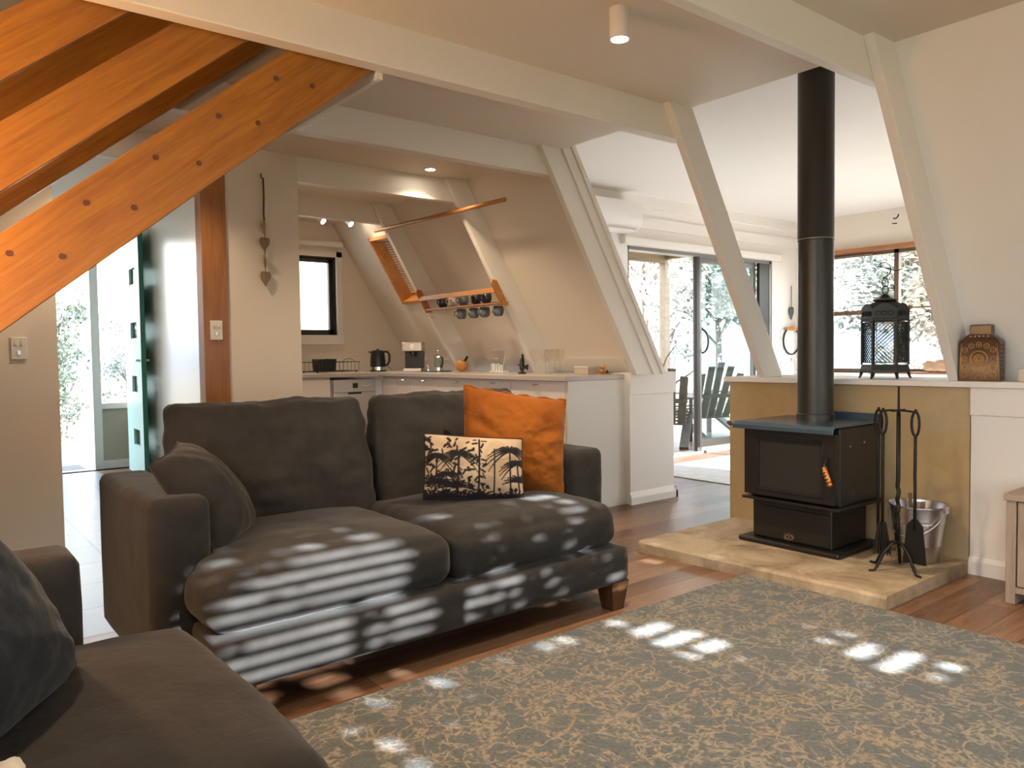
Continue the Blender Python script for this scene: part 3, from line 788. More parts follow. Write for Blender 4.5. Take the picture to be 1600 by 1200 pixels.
# palm print cushion
segs = []
def frond(cx, cy, R0, n, a0, a1, droop, wdt):
    for k_ in range(n):
        a = a0+(a1-a0)*k_/(n-1)
        px, py = cx, cy
        for s_ in range(1, 6):
            t_ = s_/5; r = R0*t_
            qx = cx+r*cos(a); qy = cy-r*sin(a)+droop*R0*t_*t_
            segs.append((px, py, qx, qy, wdt*(1.1-.75*t_))); px, py = qx, qy
rr = random.Random(4)
for (cx, cy, R0, tw) in ((.34, .30, .22, .014), (.12, .35, .17, .010), (.86, .22, .26, .012), (.70, .20, .0, .010), (.55, .05, .0, .013), (.22, .62, .16, .008), (.94, .42, .2, .012)):
    if R0: frond(cx, cy, R0, 14, -.5, pi+.5, .8, .015)
    segs.append((cx, cy, cx+rr.uniform(-.02, .02), 1.0, tw))
for (cx, cy, R0) in ((.56, 1.0, .30), (.38, 1.02, .24), (.08, 1.0, .30), (.22, .98, .26), (.30, .8, .2), (.12, .75, .2), (.78, 1.0, .22), (.93, .98, .24), (.97, .7, .2)):
    frond(cx, cy, R0, 10, .2, pi-.2, .45, .021)
blobs = []
for _ in range(150):
    x_, y_, a_ = rr.random()**1.3*.6, rr.uniform(.04, 1), rr.uniform(0, pi); l_ = rr.uniform(.012, .028)
    segs.append((x_-l_*cos(a_), y_-l_*sin(a_)*1.5, x_+l_*cos(a_), y_+l_*sin(a_)*1.5, rr.uniform(.008, .015)))
blobs += [(rr.random()*.5, rr.uniform(.5, 1), rr.uniform(.008, .02)) for _ in range(20)]+[(rr.random(), rr.uniform(.75, 1), rr.uniform(.01, .03)) for _ in range(40)]
def palmfn(u, v):
    asp = .62; x, y = u, v
    d_ = 1
    for (x0, y0, x1, y1, w_) in segs:
        if min(x0, x1)-.04 > x or max(x0, x1)+.04 < x: continue
        ex, ey = x1-x0, (y1-y0)*asp; px_, py_ = x-x0, (y-y0)*asp
        l2 = ex*ex+ey*ey+1e-9; t_ = max(0, min(1, (px_*ex+py_*ey)/l2))
        dd = math.hypot(px_-t_*ex, py_-t_*ey)-w_*.72
        if dd < d_: d_ = dd
    for (bx, by, br_) in blobs:
        dd = math.hypot(x-bx, (y-by)*asp)-br_*.8
        if dd < d_: d_ = dd
    return 1 if d_ > .004 else (0 if d_ < -.002 else (d_+.002)/.006)
M['palm'] = fabric('palm_print', (.5, .4, .3), (.4, .3, .2), wr=.2, sheen=.1)
t = NT(M['palm']); at = t.new('ShaderNodeAttribute'); at.attribute_name = 'pattern'
n_ = t.noise(t.coord(), 8, 3)
t.col(t.mix(at.outputs['Fac'], (.012, .011, .014), t.ramp(n_.outputs['Fac'], [(.35, (.36, .265, .17)), (.6, (.48, .38, .27))])))
pillow('cushion', 'small beige cushion printed with black palm trees on the sofa', M['palm'],
       (1.70, 2.74, .768), (2.055, 2.525, .733), (2.03, 2.485, .478), (1.665, 2.70, .50), .11, n=190, m2=120, seed=9, wr=.004, ears=.03, colfn=palmfn)
pillow('cushion', 'large slate blue cushion on the sofa at the lower left edge', M['pillow_blue'],
       (-.18, 1.22, .90), (.055, 1.50, .90), (.262, 1.735, .478), (.0, 1.36, .475), .20, n=50, m2=50, seed=12, wr=.010, curl=.01)
b = rbox(.20, .30, .05, .02, .01, 31, 40, 30, 8, .012, 30)
o = xform(b, Matrix.Translation((.015, 1.17, .500))).build('fleece_throw', M['fur'], smooth=True)
tag(o, 'cream fleece throw in the bottom left corner on the near sofa', 'throw')

# ================================================================ RUG
rg = MB(); nx_, ny_ = 60, 60; X0, X1, Y0, Y1 = .62, 3.165, -1.2, 2.19
b = MB().box(X0, X1, Y0, Y1, .0005, .013)
M['rug'] = mat('patterned_rug', (.3, .3, .3), .95, sheen=.3, spec=.1)
t = NT(M['rug']); v = t.coord((1, 1, 1))
nd = t.noise(v, 3.2, 2); 
vm = t.new('ShaderNodeVectorMath', operation='MULTIPLY_ADD'); t.l.new(nd.outputs['Color'], vm.inputs[0]); vm.inputs[1].default_value = (.22, .22, .22); t.l.new(v, vm.inputs[2])
nd2 = t.noise(v, 17, 2)
vm2 = t.new('ShaderNodeVectorMath', operation='MULTIPLY_ADD'); t.l.new(nd2.outputs['Color'], vm2.inputs[0]); vm2.inputs[1].default_value = (.07, .07, .07); t.l.new(vm.outputs[0], vm2.inputs[2])
def vor(scale, feat='DISTANCE_TO_EDGE', src=None):
    q = t.new('ShaderNodeTexVoronoi'); q.feature = feat; q.inputs['Scale'].default_value = scale; t.l.new(src or vm2.outputs[0], q.inputs['Vector']); return q
e1 = t.ramp(vor(9).outputs['Distance'], [(.02, (1,)*3), (.045, (0,)*3)])
e2 = t.ramp(vor(26).outputs['Distance'], [(.07, (1,)*3), (.13, (0,)*3)])
fl = t.ramp(vor(24, 'F1').outputs['Distance'], [(.24, (1,)*3), (.32, (0,)*3)])
n5 = t.noise(v, 9, 3); msk = t.ramp(n5.outputs['Fac'], [(.47, (0,)*3), (.52, (1,)*3)])
e2m = t.mix(1.0, e2, msk, 'MULTIPLY')
msk2 = t.ramp(t.noise(v, 4, 2).outputs['Fac'], [(.42, (0,)*3), (.5, (1,)*3)])
flm = t.mix(1.0, fl, msk2, 'MULTIPLY')
pat = t.mix(1.0, t.mix(1.0, e1, e2m, 'LIGHTEN'), flm, 'LIGHTEN')
wear = t.ramp(t.noise(t.coord((1, 1, 1)), 60, 5, .7).outputs['Fac'], [(.40, (.15,)*3), (.54, (1,)*3)])
pat = t.mix(1.0, pat, wear, 'MULTIPLY')
basec = t.ramp(t.noise(v, 90, 4, .7).outputs['Fac'], [(.3, (.050, .062, .066)), (.7, (.125, .145, .15))])
big = t.ramp(t.noise(v, 1.4, 3).outputs['Fac'], [(.4, (.28, .22, .15)), (.6, (.26, .235, .19))])
t.col(t.mix(pat, basec, big)); t.bump(t.noise(v, 260, 3, .7).outputs['Fac'], .6, .006)
tag(b.build('area_rug', M['rug'], bevel=.004), 'large blue-grey rug with beige scrolling floral pattern on the boards', 'rug')
b = MB()
rr = random.Random(2)
y = Y0
while y < Y1:
    b.add([(X1-.004, y, .004), (X1+.010+rr.uniform(-.003, .004), y+.002, .001), (X1+.010, y+.006, .001), (X1-.004, y+.006, .006)], [(0, 1, 2, 3)]); y += .012
# ================================================================ STOVE
sv = thing('wood_stove', 'black cast iron wood stove standing on the stone hearth', 'stove', (0, 0, 0))
hz = .061
MB().box(3.555, 4.0, 1.925, 2.505, hz, hz+.028).build('plinth', M['black'], sv, bevel=.012, seg=3)
MB().box(3.60, 3.95, 1.985, 2.44, hz+.028, .30).build('pedestal', M['black'], sv, bevel=.01)
MB().box(3.592, 3.60, 1.995, 2.43, .10, .265).build('ash_drawer', M['black'], sv, bevel=.003)
b = MB().tube([(3.589, 2.215+.026*cos(a), .185-.085+.0+.016*sin(a)+.02) for a in [2*pi*i/20 for i in range(20)]], .002, 5, closed=True)
for s_ in (-1, 1): b.tube([(3.588, 2.215+s_*.010+.010*cos(a), .12+.009*sin(a)) for a in [2*pi*i/14 for i in range(14)]], .0022, 5, closed=True)
for a in range(8): b.ball((3.588, 2.215+.034*cos(a*pi/4), .12+.024*sin(a*pi/4)), .0022, 6, 4)
b.build('emblem', M['bronze'], sv, smooth=True)
MB().box(3.53, 3.93, 1.905, 2.41, .325, .715).build('firebox', M['black'], sv, bevel=.012)
b = MB().box(3.485, 3.93, 1.885, 2.43, .313, .328); b.build('ash_lip', M['black'], sv, bevel=.004)
# door with frame around glass
b = MB(); dx0, dx1 = 3.475, 3.528
ya_, yb_, za_, zb_ = 1.905, 2.405, .345, .685; iy0, iy1, iz0, iz1 = 1.975, 2.318, .385, .635
b.box(dx0, dx1, ya_, iy0, za_, zb_).box(dx0, dx1, iy1, yb_, za_, zb_).box(dx0, dx1, iy0, iy1, za_, iz0).box(dx0, dx1, iy0, iy1, iz1, zb_)
dr = b.build('door', M['black'], sv)
b = MB().box(3.470, 3.476, iy0-.012, iy1+.012, iz0-.014, iz0-.002).box(3.470, 3.476, iy0-.012, iy1+.012, iz1+.002, iz1+.014).box(3.470, 3.476, iy0-.014, iy0-.002, iz0-.014, iz1+.014).box(3.470, 3.476, iy1+.002, iy1+.014, iz0-.014, iz1+.014)
b.build('glass_bead', M['black'], dr, bevel=.002)
MB().box(3.482, 3.488, iy0, iy1, iz0, iz1).build('fire_glass', M['fireglass'], dr)
b = MB().tube([(3.468, 1.940, .555), (3.445, 1.940, .545), (3.44, 1.936, .525)], .006, 8).box(3.462, 3.476, 1.930, 1.950, .53, .575)
b.build('latch', M['black'], dr)
hp = [(3.437+.009*sin(i*1.2), 1.934-.0011*i+.009*cos(i*1.2), .525-.0029*i) for i in range(0, 28)]
MB().tube([(3.44, 1.936, .535), (3.437, 1.900, .445)], .010, 8).tube(hp, .0065, 6).build('door_handle', M['copper'], dr, smooth=True)
# top plate: front lip, rear lip, sloping front
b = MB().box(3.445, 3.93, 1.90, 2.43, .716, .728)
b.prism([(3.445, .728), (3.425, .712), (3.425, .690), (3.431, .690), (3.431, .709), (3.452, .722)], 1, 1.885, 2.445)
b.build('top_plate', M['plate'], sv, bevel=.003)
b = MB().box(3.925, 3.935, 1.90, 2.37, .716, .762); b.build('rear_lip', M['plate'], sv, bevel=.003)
b = MB().tube([(3.50, 2.43, .70), (3.47, 2.49, .702)], .005, 8); b.build('air_lever', M['black'], sv)
b = MB().lathe([(.006, -.0), (.012, .008), (.012, .03), (.007, .036)], (0, 0, 0), 12)
xform(b, Matrix.Translation((3.47, 2.48, .702)) @ Matrix.Rotation(R_(-70), 4, 'X') @ Matrix.Rotation(R_(15), 4, 'Y')).build('lever_knob', M['sofa_leg'], sv, smooth=True)
for y_, z_ in ((1.903, .62), (1.903, .64)):
    pass
for x_, z_ in ((3.62, .62), (3.76, .63)): MB().lathe([(.006, 1.900), (.006, 1.906)], (x_, 0, z_), 10, axis=1).build('rivet', M['steel'], sv)
FX, FY = 3.745, 2.158
b = MB().lathe([(.094, .728), (.094, .76), (.089, .765), (.089, 1.66), (.0915, 1.663), (.0915, 1.672), (.090, 1.675), (.090, 2.62)], (FX, FY, 0), 40)
fl_ = b.build('flue', M['flue'], sv, smooth=True, auto=30)
b = MB().tube([(FX+.0925*cos(a), FY+.0925*sin(a), 1.668) for a in [2*pi*i/40 for i in range(40)]], .002, 5, closed=True)
b.build('flue_joint', M['steel'], fl_, smooth=True)

# ---- fire tools
TX, TY = 3.615, 1.668
ts = thing('fire_tool_stand', 'black wrought iron fire tool stand on the hearth beside the stove', 'tool stand', (TX, TY, hz))
pole = [(0, 0, .13), (0, 0, .24)]+[(.003*cos(i*1.1), .003*sin(i*1.1), .24+i*.012) for i in range(1, 14)]+[(0, 0, .42), (0, 0, .74)]
MB().tube(pole, .0095, 8).tube([(0, 0, .72), (0, 0, .75), (0, 0, .86)], [.0095, .006, .0045], 8).build('pole', M['iron'], ts, smooth=True)
MB().tube([(0, -.085, .742), (0, -.04, .747), (0, 0, .748), (0, .04, .747), (0, .085, .742)], .005, 6).tube([(-.06, 0, .748), (.06, 0, .748)], .005, 6).build('cross_bar', M['iron'], ts)
for ang in (150, 245, 20, 80):
    a = R_(ang); c_, s_ = cos(a), sin(a)
    MB().tube([(0, 0, .135), (.03*c_, .03*s_, .125), (.075*c_, .075*s_, .08), (.105*c_, .105*s_, .022), (.117*c_, .117*s_, .006), (.145*c_, .145*s_, .006)], [.008, .008, .008, .007, .006, .005], 8).build('leg', M['iron'], ts, smooth=True)
def tool(name, label, dx, dy, kind):
    o = thing(name, label, 'fire tool', (TX+dx, TY+dy, hz), 0)
    # looped handle
    lp = [(0, .0+.017*sin(a), .69+.055*cos(a)) for a in [2*pi*i/18 for i in range(18)]]
    MB().tube(lp, .006, 6, closed=True).tube([(0, 0, .745), (0, 0, .757)], .006, 6).build('handle', M['iron'], o, smooth=True)
    MB().tube([(0, 0, .637), (0, 0, .50), (.003, .002, .45), (-.003, -.002, .40), (0, 0, .35), (0, 0, .20)], .007, 7).build('shaft', M['iron'], o, smooth=True)
    if kind == 'shovel':
        b = MB().prism([(-.052, .045), (.052, .045), (.036, .22), (.012, .25), (-.012, .25), (-.036, .22)], 0, -.004, .004); b.build('blade', M['iron'], o)
    if kind == 'brush':
        b = MB(); rr = random.Random(5)
        for i in range(90):
            a = rr.uniform(0, 2*pi); r_ = rr.random()
            b.tube([(.012*r_*cos(a), .018*r_*sin(a), .215), (.030*r_*cos(a), .045*r_*sin(a), .06+rr.uniform(0, .02))], .0022, 4)
        b.build('bristles', M['black'], o)
    if kind == 'poker':
        MB().tube([(0, 0, .2), (0, 0, .05)], [.007, .003], 7).tube([(0, 0, .12), (0, .02, .10), (0, .035, .12)], .004, 6).build('hook', M['iron'], o)
    if kind == 'tongs':
        MB().tube([(0, .004, .2), (0, .02, .12), (0, .008, .05)], .005, 6).tube([(0, -.004, .2), (0, -.02, .12), (0, -.008, .05)], .005, 6).build('jaws', M['iron'], o)
    return o
tool('brush', 'black hearth brush hanging left on the tool stand next to the stove', -.004, .070, 'brush')
tool('shovel', 'black hearth shovel with long blade hanging right on the tool stand', -.004, -.078, 'shovel')
tool('poker', 'thin black poker hanging beside the round brush at the left of the tool stand', .022, .104, 'poker')

# ---- bucket
bk = thing('bucket', 'galvanised metal bucket of kindling behind the fire tools', 'bucket', (3.865, 1.685, hz))
H = .275
prof = [(.088, 0), (.092, .004), (.100, .08), (.1015, .083), (.1035, .083), (.104, .095), (.115, .19), (.118, .192), (.117, .20), (.119, .206), (.118, .212), (.126, H-.01), (.133, H-.006), (.133, H+.002), (.126, H), (.090, .02), (.001, .018)]
MB().lathe(prof, (0, 0, 0), 40).build('body', M['zinc'], bk, smooth=True, auto=40)
MB().tube([(.0, .132*cos(a)*-1, H-.012+.05*0-.14*sin(a)) if False else (-.135*sin(a)*.99, -.132*cos(a), H-.01-.13*sin(a)*1.0) for a in [pi*i/16 for i in range(17)]], .003, 6).build('wire_handle', M['zinc'], bk, smooth=True)
for s_ in (-1, 1): MB().box(-.02, .02, s_*.128-.005, s_*.128+.005, H-.03, H+.005).build('lug', M['zinc'], bk)
rr = random.Random(11)
for i in range(7):
    a = i*.9; r_ = .045+.03*(i%2); x_, y_ = r_*cos(a), r_*sin(a); tl = .05*cos(a); tl2 = .05*sin(a)
    b = MB(); zt = H+rr.uniform(-.03, .045)
    b.tube([(3.865+x_*.6, 1.685+y_*.6, hz+.04), (3.865+x_+tl*.1, 1.685+y_+tl2*.1, hz+zt)], rr.uniform(.006, .012), 6)
    lb = 'stick of kindling standing in the metal bucket'
    tag(b.build('kindling_stick', M['bark'] if i % 2 else M['greywood']), lb, 'kindling', 'kindling in the bucket')

# ================================================================ LEDGE OBJECTS
LZ = .935
# lantern
ln = thing('lantern', 'tall dark metal hexagonal lantern with latticed sides on the white ledge', 'lantern', (4.16, 1.995, LZ), R_(4))
R6 = .118
def hexp(i, r, z): a = pi/6+i*pi/3+.35; return Vector((r*cos(a), r*sin(a), z))
b = MB()
for z0, z1, r0_, r1_ in ((.035, .045, .130, .130), (.045, .065, .124, .116), (.065, .075, .116, .116)):
    b.lathe([(r0_, z0), (r1_, z1)], (0, 0, 0), 6)
bb = MB()
bs = MB().add([hexp(i, .122, .034) for i in range(6)]+[hexp(i, .122, .048) for i in range(6)]+[hexp(i, .114, .075) for i in range(6)], [tuple(range(6))[::-1], (12, 13, 14, 15, 16, 17)]+[(i, (i+1) % 6, 6+(i+1) % 6, 6+i) for i in range(6)]+[(6+i, 6+(i+1) % 6, 12+(i+1) % 6, 12+i) for i in range(6)])
bs.build('base', M['metal_dk'], ln)
for i in range(6):
    p = hexp(i, .114, 0); q = hexp(i, .120, 0)
    MB().tube([(q.x*1.06, q.y*1.06, .003), (q.x, q.y, .012), (p.x, p.y, .036)], [.005, .006, .010], 8).build('foot', M['metal_dk'], ln, smooth=True)
zb0, zb1 = .075, .315
for i in range(6):
    MB().tube([hexp(i, .114, zb0), hexp(i, .114, zb1)], .0055, 6).build('corner_post', M['metal_dk'], ln)
for i in range(6):
    a_, b_ = hexp(i, .112, 0), hexp(i+1, .112, 0); ww = (b_-a_).length; u_ = (b_-a_).normalized()
    pn = MB(); e_ = .010; x0, x1, z0, z1 = e_, ww-e_, zb0+.012, zb1-.012
    for (p_, q_) in (((x0, z0), (x1, z0)), ((x1, z0), (x1, z1)), ((x1, z1), (x0, z1)), ((x0, z1), (x0, z0))):
        pn.bar(a_+u_*p_[0]+Vector((0, 0, p_[1])), a_+u_*q_[0]+Vector((0, 0, q_[1])), .003, .006, up=u_.cross(Vector((0, 0, 1))))
    step = .020; hgt = z1-z0; wid = x1-x0
    for sgn in (1, -1):
        c0 = -hgt
        while c0 < wid+hgt:
            # line x = c0 + sgn*(z) clipped
            pts = []
            for zz in (0, hgt):
                pts.append((c0+(zz if sgn > 0 else hgt-zz), zz))
            (xa, za), (xb, zb) = pts
            ta, tb = 0, 1; dx_ = xb-xa
            lo, hi = sorted(((0-xa)/dx_, (wid-xa)/dx_)); ta, tb = max(0, lo), min(1, hi)
            if tb-ta > .02:
                p_ = (xa+dx_*ta, za+(zb-za)*ta); q_ = (xa+dx_*tb, za+(zb-za)*tb)
                pn.bar(a_+u_*(x0+p_[0])+Vector((0, 0, z0+p_[1])), a_+u_*(x0+q_[0])+Vector((0, 0, z0+q_[1])),   .0028, .0030, up=u_.cross(Vector((0, 0, 1))))
            c0 += step
    pn.build('lattice_panel', M['metal_dk'], ln)
# arched crown panels
for i in range(6):
    a_, b_ = hexp(i, .118, 0), hexp(i+1, .118, 0); u_ = (b_-a_); poly = []
    N_ = 12
    vs = [a_+u_*(j/N_)+Vector((0, 0, zb1+.058+.03*sin(pi*j/N_))) for j in range(N_+1)]
    inn_ = [v_*.975 for v_ in vs]
    inn_ = [Vector((v_.x*.96, v_.y*.96, v_.z)) for v_ in vs]
    lowo = [a_+u_*(j/N_)+Vector((0, 0, zb1-.006)) for j in range(N_+1)]; lowi = [Vector((v_.x*.96, v_.y*.96, v_.z)) for v_ in lowo]
    A_ = vs+lowo+inn_+lowi; k_ = N_+1; fs = []
    for j in range(N_):
        fs += [(j, j+1, k_+j+1, k_+j), (2*k_+j+1, 2*k_+j, 3*k_+j, 3*k_+j+1), (j+1, j, 2*k_+j, 2*k_+j+1), (k_+j, k_+j+1, 3*k_+j+1, 3*k_+j)]
    fs += [(0, k_, 3*k_, 2*k_), (k_-1, 3*k_-1, 4*k_-1, 2*k_-1)]
    pn = MB().add(A_, fs)
    for s_ in (.25, .5, .75):
        c_ = a_+u_*s_+Vector((0, 0, zb1+.035)); r_ = .012
        e1_ = u_.normalized(); pn.tube([c_*1.0+Vector((c_.x*.02, c_.y*.02, 0))+e1_*r_*cos(q)+Vector((0, 0, r_*sin(q))) for q in [2*pi*k2/10 for k2 in range(10)]], .0022, 5, closed=True)
    pn.tube([a_*1.01+Vector((0, 0, zb1+.006)), b_*1.01+Vector((0, 0, zb1+.006))], .003, 5)
    pn.build('crown_panel', M['metal_dk'], ln)
MB().lathe([(.100, zb1+.06), (.085, zb1+.085), (.05, zb1+.10), (.064, zb1+.105), (.064, zb1+.110), (.03, zb1+.118), (.018, zb1+.135), (.004, zb1+.142)], (0, 0, 0), 24).build('dome', M['metal_dk'], ln, smooth=True, auto=40)
zt = zb1+.142
b = MB()
for zz, rz_ in ((zt+.020, 0), (zt+.060, 1)):
    b.tube([(0, .017*cos(a), zz+.023*sin(a)) for a in [2*pi*k2/16 for k2 in range(16)]], .0028, 6, closed=True)
b.tube([(0, 0, zt+.083), (0, .012, zt+.088)]+[(0, .010-.040*cos(a), zt+.128+.040*sin(a)) for a in [-pi*.45+pi*1.0*k2/16+pi*0 for k2 in range(0)]+[pi*1.55-pi*1.35*(1-k2/16)+0*pi for k2 in range(0)]+[-pi*.5+0*pi, -pi*.35, -pi*.2, 0, pi*.2, pi*.4, pi*.6, pi*.8]]+[(0, .055-.09, zt+.128-.0), (0, -.055, zt+.118), (0, -.075, zt+.122), (0, -.09, zt+.128)], .0028, 6)
b.build('hanging_hook', M['iron'], ln, smooth=True)
for s_ in (1, -1):
    b = MB().tube([(0, s_*(.035+.013*cos(a)), zt+.03+.018*sin(a)) for a in [pi*.5+pi*1.3*k2/12*s_ for k2 in range(13)]], .002, 5)
    b.build('scroll', M['iron'], ln, smooth=True)
# orange timber piece lying on the window sill behind the lantern
b = MB().box(8.37, 8.50, 3.10, 4.20, VZ0, VZ0+.02)
o = tag(b.build('driftwood_board', wood('driftwood', (.40, .17, .07), (.28, .10, .04), 1), bevel=.004), 'brown timber board lying on the sunroom sill behind the lantern', 'board')
b = rbox(.11, .42, .10, .03, .02, 55, 12, 30, 8, .02, 9)
tag(xform(b, Matrix.Translation((8.43, 3.42, VZ0+.085))).build('driftwood_log', wood('driftwood_pale', (.52, .33, .20), (.38, .22, .12), 1), smooth=True), 'rough pale driftwood log on the sunroom sill right of the lantern', 'driftwood')

# lidded jar (square shouldered, pierced relief)
vz = thing('lidded_jar', 'square brown and gold lidded jar on the ledge at the rafter foot', 'jar', (4.033, 1.472, LZ), R_(3))
hw, hd = .086, .040
def loft(secs):
    vs = []; fs = []
    for (a, c, z) in secs: vs += [(-c, -a, z), (c, -a, z), (c, a, z), (-c, a, z)]
    for i in range(len(secs)-1):
        for j in range(4): fs.append((4*i+j, 4*i+(j+1) % 4, 4*i+4+(j+1) % 4, 4*i+4+j))
    fs += [(3, 2, 1, 0), tuple(4*(len(secs)-1)+j for j in range(4))]
    return MB().add(vs, fs)
loft([(hw, hd, 0), (hw, hd, .185), (hw-.006, hd-.006, .197), (.052, .028, .222), (.048, .026, .224)]).build('body', M['vase'], vz, bevel=.003)
loft([(.046, .025, .222), (.046, .025, .266), (.042, .022, .270)]).build('lid', M['vase'], vz, bevel=.003)
b = MB(); xf = -hd-.0015
def ring(cy, cz, r, th=.0022): b.tube([(xf, cy+r*cos(a), cz+r*sin(a)) for a in [2*pi*k2/18 for k2 in range(18)]], th, 5, closed=True)
ring(0, .108, .036, .003); ring(0, .108, .020); ring(0, .108, .009)
for a in range(6): ring(.0+.0145*cos(a*pi/3), .108+.0145*sin(a*pi/3), .005, .0016)
for (cy, cz) in ((-.06, .150), (.06, .150), (-.063, .108), (.063, .108), (-.06, .066), (.06, .066), (-.03, .055), (.03, .055), (-.062, .030), (.062, .030), (0, .175), (-.032, .168), (.032, .168)):
    ring(cy, cz, .011, .002); b.ball((xf, cy, cz), .0045, 8, 5)
b.tube([(xf, .030*cos(a), .012+.030*sin(a)) for a in [pi*k2/14 for k2 in range(15)]], .0028, 5)
b.tube([(xf, .016*cos(a), .012+.016*sin(a)) for a in [pi*k2/14 for k2 in range(15)]], .002, 5)
for s_ in (-1, 1):
    b.tube([(xf, s_*.078, .01), (xf, s_*.075, .06), (xf, s_*.079, .11), (xf, s_*.075, .18)], .0022, 5)
for k2 in range(5): b.ball((-.038, -.036+.018*k2, .2135), .006, 8, 5, sc_=(.6, 1, .8))
b.build('gold_relief', M['gold'], vz, smooth=True)
b = MB()
for cy in (-.022, .022):
    for k2 in range(9): b.ball((cy, -hw-.0005, .02+k2*.019), .004, 6, 4)
for k2 in range(9): b.ball((0, -hw-.0005, .02+k2*.019), .006, 6, 4)
b.build('side_studs', mat('dark_studs', (.10, .06, .035), .4), vz, smooth=True)
# small cream box at the right edge
rd = thing('clock_radio', 'small cream radio on the ledge at the right edge', 'radio', (4.055, 1.245, LZ), R_(-4))
MB().box(-.03, .03, -.08, .075, 0, .062).build('case', mat('cream_plastic', (.62, .56, .46), .4), rd, bevel=.006)
b = MB()
for k2 in range(4): b.box(-.032, -.029, .02-.012*k2, .027-.012*k2, .028, .044)
b.build('button', M['metal_dk'], rd)

# bench at the right edge
bn = thing('tv_bench', 'grey timber bench unit at the right edge of the photo', 'bench', (0, 0, 0))
MB().box(3.655, 3.985, -.30, 1.245, .445, .475).build('top', M['greytop'], bn, bevel=.003)
MB().box(3.667, 3.975, 1.20, 1.238, 0, .445).build('side_panel', M['greywood'], bn, bevel=.003)
MB().box(3.667, 3.975, -.29, -.25, 0, .445).build('side_panel', M['greywood'], bn, bevel=.003)
MB().box(3.965, 3.98, -.25, 1.20, .06, .445).build('back_panel', M['greywood'], bn)
MB().box(3.667, 3.965, -.25, 1.20, .05, .075).build('bottom_panel', M['greywood'], bn)
for y0 in (-.245, .24, .722): MB().box(3.668, 3.688, y0, y0+.472, .08, .44).build('door', M['greywood'], bn, bevel=.002)

# ================================================================ KITCHEN
CT = .94
kt = MB().prism([(3.47, 3.80), (4.15, 3.80), (4.15, 6.99), (2.035, 6.99), (2.035, 6.37), (3.47, 6.37)], 2, CT-.036, CT)
# trimmed so that it stops under the slope
ob = tag(kt.build('worktop', M['counter'], bevel=.004), 'L shaped grey-beige kitchen worktop', 'worktop')
ep = tag(MB().box(3.50, 4.05, 3.805, 3.825, 0, CT-.037).build('end_panel', M['cabside']), 'plain pale end panel closing the kitchen cabinets by the stub wall', 'panel')
def cabinet(label, x0, x1, y0, y1, front, doors=1, handle=True):
    c = thing('base_cabinet', label, 'cabinet', (0, 0, 0), group='kitchen base cabinets')
    if front == 'x':   # faces -X
        MB().box(x0+.02, x1, y0, y1, .10, CT-.04).box(x0+.06, x1, y0, y1, 0, .10).build('carcass', M['cab'], c)
        st_ = (y1-y0)/doors
        for k2 in range(doors):
            dd = MB().box(x0, x0+.018, y0+st_*k2+.003, y0+st_*(k2+1)-.003, .11, CT-.055).build('door', M['cab'], c, bevel=.002)
            if handle:
                yh = y0+st_*(k2+.5); MB().tube([(x0-.003, yh-.02, CT-.062), (x0-.022, yh-.02, CT-.066), (x0-.022, yh+.02, CT-.066), (x0-.003, yh+.02, CT-.062)], .004, 6).build('handle', M['chrome'], dd)
    else:              # faces -Y
        MB().box(x0, x1, y0+.02, y1, .10, CT-.04).box(x0, x1, y0+.06, y1, 0, .10).build('carcass', M['cab'], c)
        MB().box(x0+.003, x1-.003, y0, y0+.018, .11, CT-.055).build('door', M['cab'], c, bevel=.002)
    return c
ys = [3.83, 4.43, 4.83, 5.42, 5.80, 6.09]
lb = ['white base cabinet nearest the end panel', 'narrow white base cabinet second from the end panel', 'white base cabinet third from the end panel',
      'narrow white base cabinet below the mug rack', 'white base cabinet next to the kitchen corner']
for i in range(5): cabinet(lb[i], 3.50, 4.12, ys[i], ys[i+1]-.002, 'x')
cabinet('white corner base cabinet beside the dishwasher', 3.50, 4.12, 6.092, 6.38, 'x', handle=False)
cabinet('white base cabinet left of the dishwasher under the dish rack', 2.04, 3.00, 6.40, 6.98, 'y')
dw = thing('dishwasher', 'stainless dishwasher with black display in the kitchen corner', 'dishwasher', (0, 0, 0))
MB().box(3.01, 3.46, 6.42, 6.98, .08, CT-.06).build('tub', M['steel'], dw)
MB().box(3.025, 3.452, 6.40, 6.42, .10, .76).build('door', M['steel'], dw, bevel=.003)
MB().box(3.025, 3.452, 6.395, 6.42, .765, .88).build('control_panel', M['steel'], dw, bevel=.003)
MB().box(3.215, 3.265, 6.392, 6.396, .80, .845).build('display', M['blackpl'], dw)
MB().box(3.17, 3.30, 6.390, 6.396, .745, .762).build('door_handle', M['dark'], dw)
b = MB()
for k2 in range(4): b.lathe([(.006, 6.391), (.006, 6.396)], (3.32+.03*k2, 0, .82), 8, axis=1)
b.build('button', M['chrome'], dw)
# splash upstand
b = MB().prism([(lin(CT)-.02, CT), (lin(CT)+.0, CT), (lin(1.05), 1.05), (lin(1.05)-.02, 1.05)], 1, 3.9, 6.98).box(2.04, 4.1, 6.975, 7.0, CT, 1.07)
struct('trim_splashback', b, mat('splash', (.74, .70, .62), .3), 'pale splashback strip behind the worktop', 'splashback')

def put(name, label, cat, x, y, rz=0, group=None): return thing(name, label, cat, (x, y, CT), rz, group)
